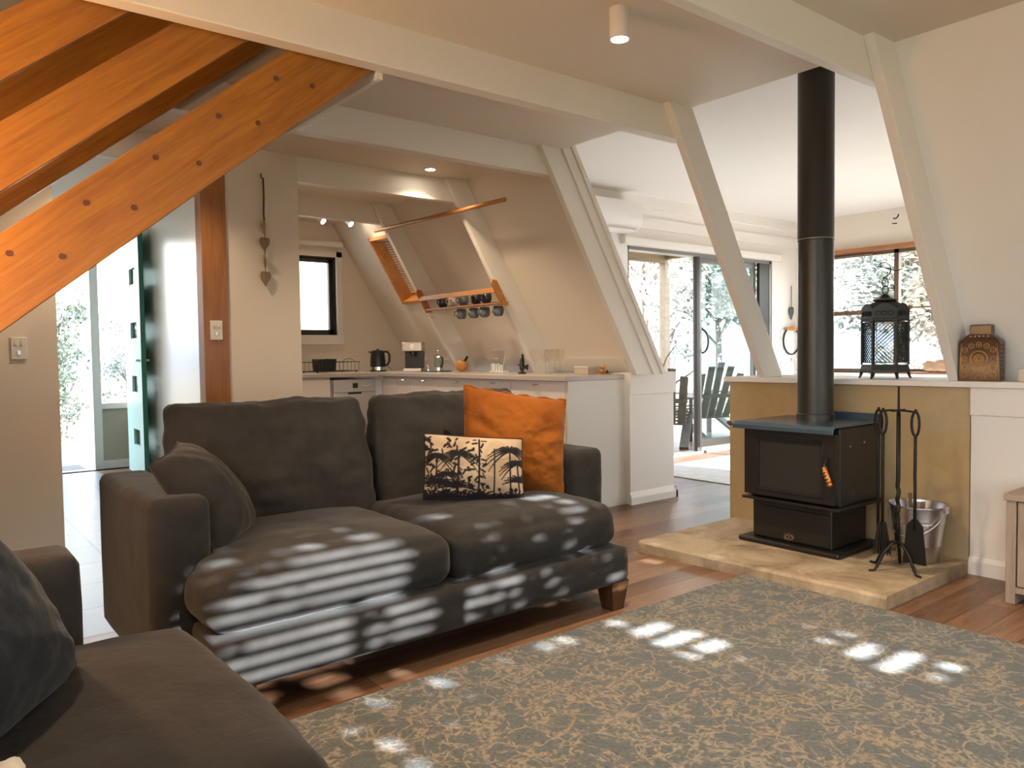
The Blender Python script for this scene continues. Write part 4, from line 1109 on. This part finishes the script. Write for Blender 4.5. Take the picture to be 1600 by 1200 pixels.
# dish rack + black tub
dk = put('dish_rack', 'wire dish rack on the worktop under the kitchen window', 'dish rack', 3.12, 6.66, R_(4))
b = MB()
for z_, g in ((.015, .0), (.10, .01)):
    w_, d_ = .22+g, .14+g
    b.tube([(-w_, -d_, z_), (w_, -d_, z_), (w_, d_, z_), (-w_, d_, z_)], .003, 5, closed=True)
for i in range(12):
    x_ = -.22+.04*i; b.tube([(x_, -.15, .10), (x_, -.14, .015), (x_, .14, .015), (x_, .15, .10)], .0018, 4)
for x_ in (-.11, .11): b.tube([(x_+.06*cos(a), -.15, .10+.03*sin(a)) for a in [pi*k2/8 for k2 in range(9)]], .0025, 5)
b.build('wire_frame', M['iron'], dk)
b = MB()
for x_ in (-.2, .2):
    for y_ in (-.13, .13): b.ball((x_, y_, .008), .008, 8, 5)
b.build('foot', M['blackpl'], dk)
b = MB().prism([(-.07, .0), (.07, .0), (.085, .11), (-.085, .11)], 1, -.10, .08)
tag(xform(b, Matrix.Translation((3.05, 6.64, CT+.02))).build('storage_tub', M['blackpl'], bevel=.006), 'black plastic tub sitting in the dish rack', 'tub')
# kettle
kx, ky = 3.60, 6.62
ke = put('kettle', 'black electric kettle with steel base band in the kitchen corner', 'kettle', kx, ky, R_(-35))
MB().lathe([(.080, 0), (.080, .012), (.055, .014)], (0, 0, 0), 28).build('power_base', M['blackpl'], ke, smooth=True, auto=40)
MB().lathe([(.074, .014), (.074, .045)], (0, 0, 0), 28).build('steel_band', M['chrome'], ke, smooth=True, auto=40)
MB().lathe([(.0745, .045), (.074, .10), (.066, .17), (.062, .195), (.050, .205), (.012, .208), (.012, .218), (.0, .22)], (0, 0, 0), 28).build('body', M['blackpl'], ke, smooth=True, auto=40)
MB().tube([(.058, 0, .19), (.095, 0, .19), (.112, 0, .16), (.110, 0, .10), (.092, 0, .065), (.074, 0, .06)], .011, 8).build('handle', M['blackpl'], ke, smooth=True)
MB().prism([(-.055, .17), (-.085, .185), (-.09, .195), (-.055, .195)], 1, -.018, .018).build('spout', M['blackpl'], ke)
MB().tube([(3.66, 6.68, CT+.006), (3.70, 6.80, CT+.05), (3.78, 6.86, CT+.08), (3.84, 6.85, CT+.04), (3.86, 6.8, CT+.006)], .003, 5).build('power_flex', M['blackpl'])
tag(bpy.data.objects['power_flex'], 'thin black cord looping behind the kettle', 'cord')
# espresso machine
em = put('espresso_machine', 'steel and black espresso machine on the worktop', 'coffee machine', 3.80, 6.28, R_(48))
MB().box(-.10, .09, -.085, .085, .0, .03).build('drip_tray', M['steel'], em, bevel=.004)
MB().box(.0, .10, -.085, .085, .03, .19).build('tank_body', M['blackpl'], em, bevel=.004)
MB().box(-.095, .0, -.078, .078, .03, .035).build('grate', M['blackpl'], em)
MB().box(-.105, .10, -.095, .095, .19, .275).build('head', M['steel'], em, bevel=.008)
MB().lathe([(.026, -.112), (.026, -.105)], (0, 0, .235), 20, axis=0).build('dial', M['chrome'], em)
MB().lathe([(.028, .14), (.028, .19)], (-.05, 0, 0), 18).tube([(-.05, 0, .155), (-.16, 0, .15)], .009, 8).build('portafilter', M['blackpl'], em, smooth=True, auto=40)
MB().tube([(-.02, -.095, .22), (-.03, -.115, .20), (-.04, -.118, .10)], .005, 6).build('steam_wand', M['chrome'], em)
# tray with french press, jar, canister
tag(MB().box(-.08, .08, -.13, .13, 0, .008).build('black_tray', M['blackpl'], loc=(3.84, 5.95, CT), bevel=.003), 'small flat black tray beside the espresso machine', 'tray')
fp = put('french_press', 'glass and chrome french press on the black tray', 'french press', 3.84, 5.92)
fp.location.z = CT+.008
MB().lathe([(.038, .004), (.040, .01), (.040, .13)], (0, 0, 0), 20).build('glass_beaker', M['tglass'], fp, smooth=True)
b = MB().lathe([(.042, 0), (.042, .03)], (0, 0, 0), 20).lathe([(.042, .12), (.042, .135), (.02, .15), (.003, .152)], (0, 0, 0), 20)
for a in range(4): b.box(.040*cos(a*pi/2)-.002, .040*cos(a*pi/2)+.002, .040*sin(a*pi/2)-.004, .040*sin(a*pi/2)+.004, .02, .125)
b.tube([(0, 0, .15), (0, 0, .175)], .003, 5).ball((0, 0, .18), .009)
b.build('metal_frame', M['chrome'], fp, smooth=True, auto=40)
MB().tube([(0, -.042, .125), (0, -.07, .12), (0, -.075, .07), (0, -.042, .03)], .007, 6).build('handle', M['blackpl'], fp, smooth=True)
jr = put('steel_canister', 'small steel canister left of the french press', 'canister', 3.80, 6.03); jr.location.z = CT+.008
MB().lathe([(.022, 0), (.022, .05), (.018, .055), (.001, .058)], (0, 0, 0), 16).build('body', M['chrome'], jr, smooth=True, auto=40)
kb = put('knife_block', 'round orange timber utensil block with a black handle', 'knife block', 3.92, 5.66, R_(20))
b = MB().ball((0, 0, .055), .055, 18, 12, sc_=(.8, 1.1, 1.0)); b.build('body', M['handlewood'], kb, smooth=True)
MB().tube([(0, -.03, .09), (0, -.065, .135)], .012, 8).build('knife_handle', M['blackpl'], kb, smooth=True)
# white letters stand / glass holder
ws = put('white_stand', 'white wire and letter stand on the worktop under the mug rack', 'stand', 3.98, 5.20)
b = MB().box(-.03, .03, -.11, .09, 0, .012).tube([(0, -.11, .19), (0, .07, .19)], .006, 6).tube([(0, -.11, .19), (0, -.06, .01)], .003, 5).tube([(0, -.01, .115), (0, .05, .115)], .006, 6)
b.build('stand', M['plastic'], ws)
for k2, (y_, h_) in enumerate(((.065, .06), (.03, .055), (-.01, .06), (-.05, .05))):
    b = MB().tube([(-.01, y_+.014, .012), (-.01, y_+.010, .012+h_), (-.01, y_-.010, .012+h_), (-.01, y_-.014, .012)], .006, 6); b.build('letter', M['plastic'], ws)
# corkscrew style ornament
bd = put('black_figurine', 'black and silver bird like corkscrew figurine on the worktop', 'figurine', 3.72, 4.56, R_(10))
MB().lathe([(.032, 0), (.032, .008), (.012, .016), (.010, .035)], (0, 0, 0), 14).ball((0, 0, .045), .022, 10, 8).build('foot', M['blackpl'], bd, smooth=True, auto=50)
MB().prism([(-.015, .05), (.020, .05), (.012, .115), (-.006, .155), (-.017, .11)], 0, -.012, .012).build('body', M['metal_dk'], bd, bevel=.004)
MB().prism([(.010, .055), (.055, .075), (.012, .070)], 0, -.005, .005).prism([(-.012, .06), (-.06, .07), (-.055, .03), (-.012, .05)], 0, -.005, .005).build('wings', M['blackpl'], bd)
MB().tube([(-.013, -.002, .065), (-.013, .0, .10), (-.013, -.004, .14)], .004, 6).build('silver_stripe', M['chrome'], bd)
# wine glasses
def wineglass(x, y, label):
    g = put('wine_glass', label, 'wine glass', x, y, 0, 'wine glasses on the worktop')
    MB().lathe([(.032, 0), (.032, .002), (.004, .006), (.003, .085), (.012, .095), (.030, .115), (.036, .14), (.031, .185)], (0, 0, 0), 24).build('glass', M['wglass'], g, smooth=True)
    return g
M['wglass'] = glass('wine_glass_clear', (.96, .95, .93))
gp = [(3.80, 4.50), (3.84, 4.42), (3.80, 4.34), (3.84, 4.26), (3.90, 4.38)]
gl_ = ['clear wine glass at the left of the row on the worktop', 'clear wine glass second from left on the worktop', 'clear wine glass in the middle of the worktop row', 'clear wine glass at the right of the row on the worktop', 'clear wine glass standing behind the others near the slope']
for (x, y), l_ in zip(gp, gl_): wineglass(x, y, l_)
bx = put('wooden_box', 'small pale timber box on the worktop right of the wine glasses', 'box', 3.88, 4.03, R_(-8))
MB().box(-.04, .04, -.085, .085, 0, .045).build('box_body', mat('pale_box', (.50, .42, .32), .6), bx, bevel=.003)
MB().box(-.043, .043, -.088, .088, .045, .056).build('lid', mat('pale_box_lid', (.62, .55, .44), .6), bx, bevel=.003)
og = put('wooden_ornament', 'small orange carved ornament on a thin board by the rafter', 'ornament', 3.90, 3.868, R_(0))
MB().box(-.055, .05, -.03, .03, 0, .008).build('board', M['handlewood'], og)
MB().ball((-.01, 0, .028), .020, 12, 8, sc_=(1, .7, 1)).ball((.008, 0, .052), .014, 10, 8).prism([(-.02, .03), (-.04, .06), (-.01, .045)], 1, -.004, .004).build('carving', M['copper'], og, smooth=True, auto=60)
MB().lathe([(.008, .008), (.010, .018), (.003, .028)], (.04, 0, 0), 10).build('stopper', M['blackpl'], og, smooth=True)

# rod and mug rack
sl = lambda z, off=0.0: 3.995-(z-.95)*.5865-off
rod = thing('timber_rod', 'thin orange timber rod hanging across the kitchen rafters', 'rod', (0, 0, 0))
za, zb_r = 2.165, 2.150
MB().tube([(sl(za, .03), 5.98, za+.01), (sl(zb_r, .03), 4.16, zb_r)], .015, 12).build('rod', M['piney'], rod, smooth=True)
MB().tube([(sl(2.155, .0), 4.735, 2.175), (sl(2.155, .032), 4.735, 2.178)], .006, 6).build('hook', M['piney'], rod)
MB().tube([(sl(2.165, .0), 5.84, 2.18), (sl(2.165, .032), 5.84, 2.185)], .006, 6).build('hook', M['piney'], rod)
rk = thing('mug_rack', 'orange timber mug rack fixed between two kitchen rafters', 'rack', (0, 0, 0))
y0r, y1r = 4.70, 5.79
def onin(z, off): return sl(z)-off
for y_ in (y0r, y1r):
    MB().prism([(onin(1.468, -.012), 1.468), (onin(1.462, .055), 1.462), (onin(1.64, .055), 1.64), (onin(1.668, .03), 1.668), (onin(1.660, -.012), 1.660)], 1, y_-.010, y_+.010).build('end_bracket', M['piney'], rk, bevel=.004)
MB().box(onin(1.585, .055), onin(1.585, .035), y0r, y1r, 1.566, 1.604).build('front_rail', M['piney'], rk, bevel=.003)
MB().box(onin(1.49, .05), onin(1.49, -.03), y0r, y1r, 1.484, 1.500).build('shelf', M['piney'], rk, bevel=.003)
mug0 = None
rr = random.Random(3)
def mug(x, y, z, mt, flip, label, grp):
    g = thing('mug', label, 'mug', (x, y, z), rr.uniform(-.5, .5), grp)
    s_ = -1 if flip else 1
    prof = [(.020, 0), (.034, .006), (.042, .03), (.043, .055), (.038, .082), (.035, .082), (.039, .05), (.036, .02), (.0, .012)]
    MB().lathe([(r_, s_*z_) for r_, z_ in prof], (0, 0, 0), 22).build('cup', mt, g, smooth=True)
    MB().tube([(-.040, 0, s_*.065), (-.062, 0, s_*.055), (-.062, 0, s_*.03), (-.041, 0, s_*.02)], .005, 6).build('handle', mt, g, smooth=True)
    return g
hang = [(5.33, 'cup', 'left most of the grey mugs hanging under the rack'), (5.15, 'cup', 'second grey mug hanging under the rack'), (5.00, 'cup', 'third grey mug hanging under the rack'), (4.82, 'cup', 'right most of the grey mugs hanging under the rack')]
for y_, mk, l_ in hang:
    mug(onin(1.44, .01), y_, 1.392, M[mk], False, l_, 'mugs hanging under the rack')
    MB().tube([(onin(1.44, .01), y_, 1.486), (onin(1.44, .01), y_+.006, 1.472), (onin(1.44, .012), y_, 1.462)], .003, 5).build('cup_hook', M['chrome'], rk)
stand = [(5.56, 'cupdk', 'dark mug at the left end standing in the rack'), (5.40, 'cuplt', 'cream mug standing in the rack'), (5.25, 'cup', 'grey mug standing in the rack right of the cream one'), (5.07, 'cupdk', 'dark mug standing in the middle right of the rack'), (4.93, 'cupdk', 'dark mug standing near the right end of the rack')]
for y_, mk, l_ in stand:
    mug(onin(1.54, -.015), y_, 1.501, M[mk], False, l_, 'mugs standing in the rack')

# hearts
def heart_mb(w_, h_, th, c, ry=0):
    pts = []
    for i in range(28):
        a = 2*pi*i/28; x_ = 16*sin(a)**3; z_ = 13*cos(a)-5*cos(2*a)-2*cos(3*a)-cos(4*a); pts.append((x_/32*w_, (z_+2.5)/29*h_))
    b = MB().prism(pts, 1, -th/2, th/2); return xform(b, Matrix.Translation(c) @ Matrix.Rotation(ry, 4, 'Z'))
hg = thing('heart_garland', 'string of four weathered wooden hearts hanging from the beam', 'garland', (1.795, 4.725, 0))
MB().tube([(0, .03, 2.236), (-.012, 0, 2.232), (-.012, 0, 2.212), (0, 0, 2.205)], .004, 6).build('hook', M['blackpl'], hg)
MB().tube([(0, 0, 2.21), (.002, 0, 2.1), (-.002, 0, 1.99), (.004, 0, 1.90)], .0055, 6).tube([(.004, 0, 1.9), (0, 0, 1.70), (0, 0, 1.60)], .0025, 5).build('cord', M['cord'], hg)
for z_, w_, h_, ry, mk, rx in ((1.905, .045, .085, 1.1, 'heartlt', 0), (1.80, .07, .085, .3, 'heart', 0), (1.695, .05, .07, 1.2, 'heart', 0), (1.585, .07, .095, .15, 'heart', 0)):
    heart_mb(w_, h_, .014, (0, 0, z_), ry).build('heart', M[mk], hg, bevel=.003)
hg2 = thing('heart_ornament', 'single grey heart on a string left of the flue in the sunroom', 'ornament', (8.36, 5.13, 0))
MB().tube([(0, 0, 1.86), (0, 0, 1.60)], .004, 5).build('cord', M['cord'], hg2)
heart_mb(.085, .15, .02, (0, 0, 1.53), 0).build('heart', M['heartgr'], hg2, bevel=.003)
hr = thing('ring_hanger', 'black metal ring hung from a short timber bar in the sunroom', 'ring', (8.33, 5.12, 0))
MB().box(-.11, .14, -.02, .0, 1.325, 1.365).build('timber_bar', M['handlewood'], hr, bevel=.004)
MB().tube([(.02+.17*cos(a), 0, 1.20+.16*sin(a)) for a in [2*pi*k2/40 for k2 in range(40)]], .009, 8, closed=True).build('ring', M['iron'], hr, smooth=True)
M['print'] = mat('blue_print', (.6, .65, .7), .3)
t = NT(M['print']); n_ = t.noise(t.coord(), 14, 6, .65, 1.0); t.col(t.ramp(n_.outputs['Fac'], [(.3, (.30, .36, .45)), (.42, (.80, .82, .84)), (.6, (.88, .88, .86)), (.75, (.42, .34, .26))]))
o = tag(MB().box(8.16, 8.49, 5.133, 5.15, .80, 1.33).build('canvas_print', M['print']), 'pale blue mottled canvas behind the metal ring', 'picture')
hk = thing('wall_hook', 'curled black iron hook on the sunroom wall above the window', 'hook', (8.47, 4.0, 0))
b = MB().tube([(-.02, .035*cos(a), 2.42+.045*sin(a)) for a in [pi+pi*.7*k2/10 for k2 in range(11)]], .007, 6).tube([(-.02, .03, 2.325), (-.02, -.02, 2.322)], .006, 6)
xform(b, Matrix.Translation((0, -.05, .12))).build('hook', M['iron'], hk, smooth=True)

# air conditioner
ac = thing('air_conditioner', 'white wall mounted air conditioner above the sliding door', 'air conditioner', (0, 0, 0))
MB().prism([(5.14, 2.50), (4.93, 2.50), (4.915, 2.44), (4.915, 2.32), (4.96, 2.24), (5.14, 2.23)], 0, 4.80, 5.50).build('housing', M['plastic'], ac, bevel=.01, seg=3)
MB().box(4.76, 5.46, 4.93, 5.0, 2.226, 2.238).build('louvre', M['blind'], ac)

# ================================================================ LAMPS
def lamp_light(loc, e, size=1.9, col=(1, .76, .50), blend=.6, rad=.04, parent=None, rot=None):
    d_ = bpy.data.lights.new('spot', 'SPOT'); d_.energy = e; d_.spot_size = size; d_.spot_blend = blend; d_.color = col; d_.shadow_soft_size = rad
    o = bpy.data.objects.new('spot', d_); COL.objects.link(o); o.location = loc
    if rot: o.rotation_euler = rot
    if parent: o.parent = parent
    return o
def can(loc, label, e):
    o = thing('ceiling_spotlight', label, 'ceiling light', loc)
    MB().lathe([(.036, 0), (.038, .0), (.038, -.115), (.033, -.115), (.033, -.105)], (0, 0, 0), 28).build('housing', M['plastic'], o, smooth=True, auto=40)
    MB().lathe([(.033, -.107), (.001, -.111)], (0, 0, 0), 24).build('lens', M['bulb'], o)
    lamp_light((0, 0, -.122), e, parent=o)
    return o
can((2.16, 2.04, CZ), 'white cylinder spotlight on the ceiling between the two near beams', 60)
can((-.1, 1.0, CZ), 'added unseen cylinder spotlight above the near sofa for fill light', 34)  # extra spotlight out of view, added to brighten the lounge
can((2.2, .2, CZ), 'added unseen cylinder spotlight near the front window for fill light', 50)  # another out-of-view spotlight added to lift the lounge light
fl = thing('floor_lamp', 'brass floor lamp with a warm glass globe beside the foot of the stairs', 'lamp', (-.30, 2.46, 0))
MB().lathe([(.13, 0), (.13, .012), (.02, .02), (.009, .03), (.009, 1.32), (.03, 1.33), (.03, 1.335)], (0, 0, 0), 24).build('stand', M['bronze'], fl, smooth=True, auto=40)
M['globe'] = bulb('warm_globe', (1, .58, .26), 75)
MB().ball((0, 0, 1.42), .09, 24, 14).build('globe', M['globe'], fl, smooth=True)
def downlight(x, y, label, e):
    o = thing('downlight', label, 'downlight', (x, y, CZ))
    MB().lathe([(.045, 0), (.045, -.006), (.034, -.006), (.034, -.002)], (0, 0, 0), 24).build('trim_ring', M['plastic'], o)
    MB().lathe([(.034, -.003), (.001, -.004)], (0, 0, 0), 24).build('lens', M['bulb'], o)
    lamp_light((0, 0, -.012), e, 2.2, parent=o)
downlight(2.925, 4.57, 'round recessed downlight glowing above the kitchen counter', 42)
downlight(1.3, 6.2, 'added unseen downlight in the hall ceiling brightening the hall', 9)  # hidden downlight added to brighten the dim hall
downlight(1.0, 4.3, 'added unseen downlight behind the staircase for warm fill', 26)  # hidden downlight added for warm fill behind the stairs
tr = thing('spot_rail', 'track with two glowing spotlights near the kitchen window', 'track light', (0, 0, 0))
MB().box(2.75, 3.45, 6.44, 6.465, 2.365, 2.389).build('rail', M['plastic'], tr)
for x_ in (2.965, 3.235):
    hd_ = MB().tube([(x_, 6.452, 2.365), (x_, 6.452, 2.34)], .008, 8).tube([(x_-.02, 6.47, 2.345), (x_+.01, 6.42, 2.295)], .028, 16).build('spot_head', M['plastic'], tr, smooth=True, auto=40)
    MB().tube([(x_+.0101, 6.4198, 2.2948), (x_+.0115, 6.4175, 2.2925)], .0255, 16).build('lens', M['bulb'], hd_)
    lamp_light((x_+.02, 6.40, 2.28), 9, 2.0, parent=tr, rot=(R_(-25), R_(-10), 0))

# ================================================================ OUTSIDE
b = MB()
N_ = 30
vs = []; fs = []
for j in range(N_+1):
    for i in range(N_+1):
        x = -60+150*i/N_; y = -60+150*j/N_; far = max(0, math.hypot(x-4, y-3)-12)
        vs.append((x, y, -.35+.04*noise.noise(Vector((x*.1, y*.1, 0)))-.0*far))
for j in range(N_):
    for i in range(N_): a = j*(N_+1)+i; fs.append((a, a+1, a+N_+2, a+N_+1))
tag(b.add(vs, fs).build('garden_ground', M['grass']), 'dry pale grass ground outside the house', 'ground', kind='structure')
struct('deck_floor', MB().box(3.5, 9.4, 5.30, 7.4, -.16, -.03), M['deck'], 'blue-grey timber deck outside the sliding door', 'deck')
struct('path_entry', MB().box(-1.5, 3.4, 8.62, 12, -.3, -.03).box(.5, 2.2, 8.40, 8.62, -.3, 0), M['pave'], 'pale paved path outside the entry door', 'path')
tag(MB().box(.78, 1.42, 8.72, 9.15, -.03, -.012).build('door_mat', mat('mat_dark', (.06, .06, .06), .9)), 'dark door mat outside the entry', 'mat')
# deck roof
dr_ = thing('deck_roof', 'pale lined deck roof with orange rafter outside the sliding door', 'roof', kind='structure')
MB().box(3.8, 8.35, 5.3, 7.05, 2.47, 2.52).build('lining', M['deckroof'], dr_)
MB().box(3.8, 8.36, 7.0, 7.08, 2.31, 2.50).build('edge_beam', M['decktimber'], dr_)
MB().box(8.28, 8.36, 5.3, 7.0, 2.36, 2.50).build('edge_beam', M['decktimber'], dr_)
for x in (5.95, 4.6): MB().box(x, x+.09, 5.3, 7.0, 2.36, 2.47).build('rafter', M['deckorange'], dr_)
struct('trim_deck_post', MB().box(8.24, 8.34, 6.97, 7.07, -.03, 2.31), M['decktimber'], 'grey timber deck post beyond the sliding door', 'post')
def adirondack(x, y, rz, label):
    o = thing('deck_chair', label, 'chair', (x, y, -.03), rz, 'chairs on the deck')
    # faces -x ; back leans to +x
    for k2 in range(5):
        yy = -.22+.11*k2; h_ = .98-.05*abs(k2-2)**1.5
        MB().bar((.10, yy, .28), (.36, yy*1.25, h_), .09, .018, up=(1, 0, .3)).build('back_slat', M['chairwood'], o)
    for k2 in range(5): MB().bar((-.36+.11*k2, -.27, .40-.03*k2), (-.36+.11*k2, .27, .40-.03*k2), .09, .02).build('seat_slat', M['chairwood'], o)
    for s_ in (-1, 1):
        MB().box(-.42, -.36, s_*.30-.02, s_*.30+.02, 0, .58).build('leg', M['chairwood'], o)
        MB().bar((-.38, s_*.27, .36), (.42, s_*.27, .04), .03, .10, up=(0, 1, 0)).build('leg', M['chairwood'], o)
        MB().box(-.46, .30, s_*.33-.065, s_*.33+.065, .58, .602).build('armrest', M['chairwood'], o)
    MB().bar((.24, -.30, .56), (.24, .30, .56), .04, .05).build('back_rail', M['chairwood'], o)
    return o
adirondack(6.98, 5.95, R_(215), 'weathered deck chair seen through the open half of the slider')
adirondack(8.05, 6.15, R_(250), 'weathered deck chair seen through the tinted glass')

def tree(label, x, y, h, cr, n, mt, seed, zc=None, lean=0, flat=1.0, leafs=.09, name='garden_tree', cat='tree', trunk=.09, group=None, base=-.3):
    rr = random.Random(seed)
    o = thing(name, label, cat, (x, y, base), 0, group)
    b = MB(); zc = zc or h*.62
    b.tube([(0, 0, 0), (lean*.3, 0, h*.3), (lean*.6, .1, h*.6), (lean, 0, h*.85)], [trunk, trunk*.8, trunk*.5, trunk*.2], 7)
    tips = []
    for k2 in range(14):
        a = rr.uniform(0, 2*pi); z0 = rr.uniform(.25, .75)*h; r_ = cr*rr.uniform(.5, .95)
        p1 = Vector((lean*z0/h+r_*.5*cos(a), r_*.5*sin(a), z0+.15*h)); p2 = Vector((lean*z0/h+r_*cos(a), r_*sin(a), z0+rr.uniform(.1, .3)*h))
        b.tube([(lean*z0/h*.8, 0, z0), p1, p2], [trunk*.4, trunk*.25, trunk*.08], 5); tips += [p1, p2]
    b.build('trunk', M['bark'], o)
    lv = MB()
    cl = [Vector((lean+cr*rr.gauss(0, .45), cr*rr.gauss(0, .45), zc+h*.3*flat*rr.gauss(0, .5))) for _ in range(26)]+tips
    for k2 in range(n):
        c = rr.choice(cl)+Vector((rr.gauss(0, 1), rr.gauss(0, 1), rr.gauss(0, 1)*.7))*cr*.16
        hd2 = math.hypot(c.x-lean, c.y)
        if hd2 > cr*1.15: continue
        d1 = Vector((rr.gauss(0, 1), rr.gauss(0, 1), rr.gauss(0, 1))).normalized(); d2 = d1.orthogonal().normalized()
        s_ = leafs*rr.uniform(.6, 1.3)
        lv.add([c-d1*s_, c+d2*s_*.45, c+d1*s_, c-d2*s_*.45], [(0, 1, 2, 3)])
    lv.build('foliage', mt, o)
    return o
G = 'trees beyond the sunroom'
tree('pale leaved tree beyond the deck seen left of the deck post', 12.3, 10.9, 5.0, 1.3, 1100, M['leafa'], 1, group=G, leafs=.07)
tree('bare reddish tree beyond the open half of the sliding door', 17.6, 14.8, 5.2, 1.5, 1200, M['leafa'], 2, group=G, leafs=.07)
tree('bushy grey-green gum tree seen through the tinted slider glass', 15.7, 11.6, 5.6, 1.7, 5500, M['leafp'], 3, group=G, leafs=.10)
tree('grey-green gum tree farther right seen through the slider glass', 21.0, 13.8, 6.8, 2.0, 6000, M['leafg'], 13, group=G, leafs=.12)
tree('autumn tree seen through the sunroom window left of the lantern', 17.8, 8.0, 4.8, 1.7, 6500, M['leafp'], 4, group=G, leafs=.10)
tree('ochre tree seen through the sunroom window behind the lantern', 22.4, 8.6, 5.6, 2.0, 8000, M['leafa'], 5, group=G, leafs=.12)
tree('low twiggy tree seen between lantern and rafter', 14.2, 5.7, 3.4, 1.1, 1500, M['leafa'], 6, group=G, leafs=.08)
G2 = 'shrubs outside the entry'
for k2, (x, y, h, l_, mt) in enumerate(((1.45, 11.9, 2.5, 'leafy shrub seen through the entry doorway', 'leafg'), (2.75, 12.6, 2.8, 'leafy shrub seen through the porch side window', 'leafp'), (1.95, 14.6, 2.9, 'shrub farther back beyond the entry post', 'leafg'))):
    tree(l_, x, y, h, .6, 2600, M[mt], 20+k2, zc=h*.5, name='garden_shrub', cat='shrub', group=G2, leafs=.04, trunk=.03, flat=1.8)
# twisted bare branches by the deck
b = MB(); rr = random.Random(8)
for k2 in range(7):
    p = Vector((0, 0, 0)); d_ = Vector((rr.uniform(-.3, .3), rr.uniform(-.3, .3), 1)); pts = [p.copy()]; rs_ = [.03]
    for s_ in range(8):
        d_ = (d_+Vector((rr.uniform(-.5, .5), rr.uniform(-.5, .5), rr.uniform(-.1, .3)))).normalized(); p = p+d_*.22; pts.append(p.copy()); rs_.append(.03*(1-s_/9))
    b.tube(pts, rs_, 6)
o = b.build('bare_shrub', M['bark'], loc=(8.4, 7.6, -.3)); tag(o, 'bare twisted shrub beyond the deck edge', 'shrub')
# far hills
b = MB(); vs = []; fs = []; n_ = 60
for i in range(n_+1):
    a = R_(-20+150*i/n_); r_ = 85
    x, y = r_*sin(a), r_*cos(a); hgt = 4.5+2.2*noise.noise(Vector((a*4, 0, 0)))+1.0*noise.noise(Vector((a*11, 2, 0)))
    vs += [(x*.8, y*.8, -1), (x, y, hgt), (x*1.3, y*1.3, -1)]
for i in range(n_): fs += [(3*i, 3*i+3, 3*i+4, 3*i+1), (3*i+1, 3*i+4, 3*i+5, 3*i+2)]
tag(b.add(vs, fs).build('distant_hills', M['hill']), 'hazy blue hills on the horizon', 'hills', kind='structure')
# leafy trees outside the front window: their crowns have gaps the low sun comes through
GAPS = [(1.52, 1.938, 0.16), (1.279, 1.888, 0.15), (1.692, 1.957, 0.14), (1.66, 1.87, 0.12), (1.129, 1.844, 0.1), (2.582, 2.12, 0.1), (2.593, 2.055, 0.1), (2.592, 1.985, 0.07), (1.44, 1.803, 0.12), (1.279, 1.818, 0.14), (1.344, 1.682, 0.13), (1.581, 1.661, 0.12), (1.775, 1.733, 0.12), (2.043, 1.742, 0.1), (2.22, 1.753, 0.1), (2.412, 1.74, 0.07), (1.217, 1.697, 0.1), (1.409, 1.786, 0.12), (2.77, 1.697, 0.05), (2.658, 1.812, 0.04), (1.21, 1.776, 0.08), (1.328, 2.167, 0.08), (2.46, 2.15, 0.05), (2.676, 1.447, 0.095), (2.678, 1.41, 0.143), (2.689, 1.373, 0.095), (2.652, 1.308, 0.048), (3.126, 1.276, 0.06), (3.024, 1.227, 0.083), (2.969, 1.186, 0.083), (2.944, 1.209, 0.06), (2.952, 1.15, 0.071), (2.775, 1.21, 0.036), (3.096, 1.188, 0.048), (3.112, 1.153, 0.048), (3.091, 1.117, 0.036), (3.149, 1.058, 0.071), (2.304, 1.487, 0.06), (2.065, 1.477, 0.042), (1.825, 1.49, 0.048), (1.678, 1.4, 0.06), (1.653, 1.369, 0.048), (1.441, 1.411, 0.054), (1.436, 1.431, 0.048), (1.429, 1.363, 0.06), (1.524, 1.506, 0.036), (2.743, 1.181, 0.036), (2.402, 1.454, 0.024), (1.373, 1.545, 0.06), (1.56, 1.553, 0.06), (1.752, 1.554, 0.06), (0.862, 1.778, 0.03)]
def gap(x, z):
    for gx, gz, gr in GAPS:
        if ((x-gx)/gr)**2+((z-gz)/(gr*.8))**2 < 1: return True
    return False
def window_tree(label, xa, xb, seed, n):
    rr = random.Random(seed); xc = (xa+xb)/2
    o = thing('garden_tree', label, 'tree', (xc+.4, -6.9, -.3), 0, 'trees in front of the lounge window')
    b = MB().tube([(0, 0, 0), (.05, 0, 1.2), (-.05, 0, 2.6), (0, .1, 4.2)], [.08, .07, .05, .02], 7)
    b.build('trunk', M['bark'], o); lv = MB()
    for k2 in range(n):
        xw = rr.uniform(xa, xb); zw = rr.uniform(.1, 2.45)
        if gap(xw+rr.gauss(0, .012), zw+rr.gauss(0, .012)) and rr.random() > .035: continue
        if zw > 1.62 and xw > 1.12 and rr.random() < .64: continue
        t_ = rr.uniform(3.4, 5.2)
        c = Vector((xw, -2, zw))-SUN_DIR*t_-Vector(o.location)
        d1 = Vector((rr.gauss(0, 1), rr.gauss(0, .5), rr.gauss(0, 1))).normalized(); d2 = d1.cross(Vector((0, 1, 0))).normalized()
        s_ = .065*rr.uniform(.6, 1.2)
        lv.add([c-d1*s_, c+d2*s_*.6, c+d1*s_, c-d2*s_*.6], [(0, 1, 2, 3)])
    lv.build('foliage', M['leafg'], o)
window_tree('dense leafy tree outside the left of the front window', -1.0, 1.9, 31, 15000)
window_tree('dense leafy tree outside the right of the front window', 1.9, 4.9, 32, 15000)
# pale mat on the sunroom floor
tag(MB().box(5.24, 8.0, 2.0, 4.80, .0005, .010).build('pale_mat', M['mat_rug'], bevel=.003), 'pale grey flat rug on the sunroom floor', 'rug')
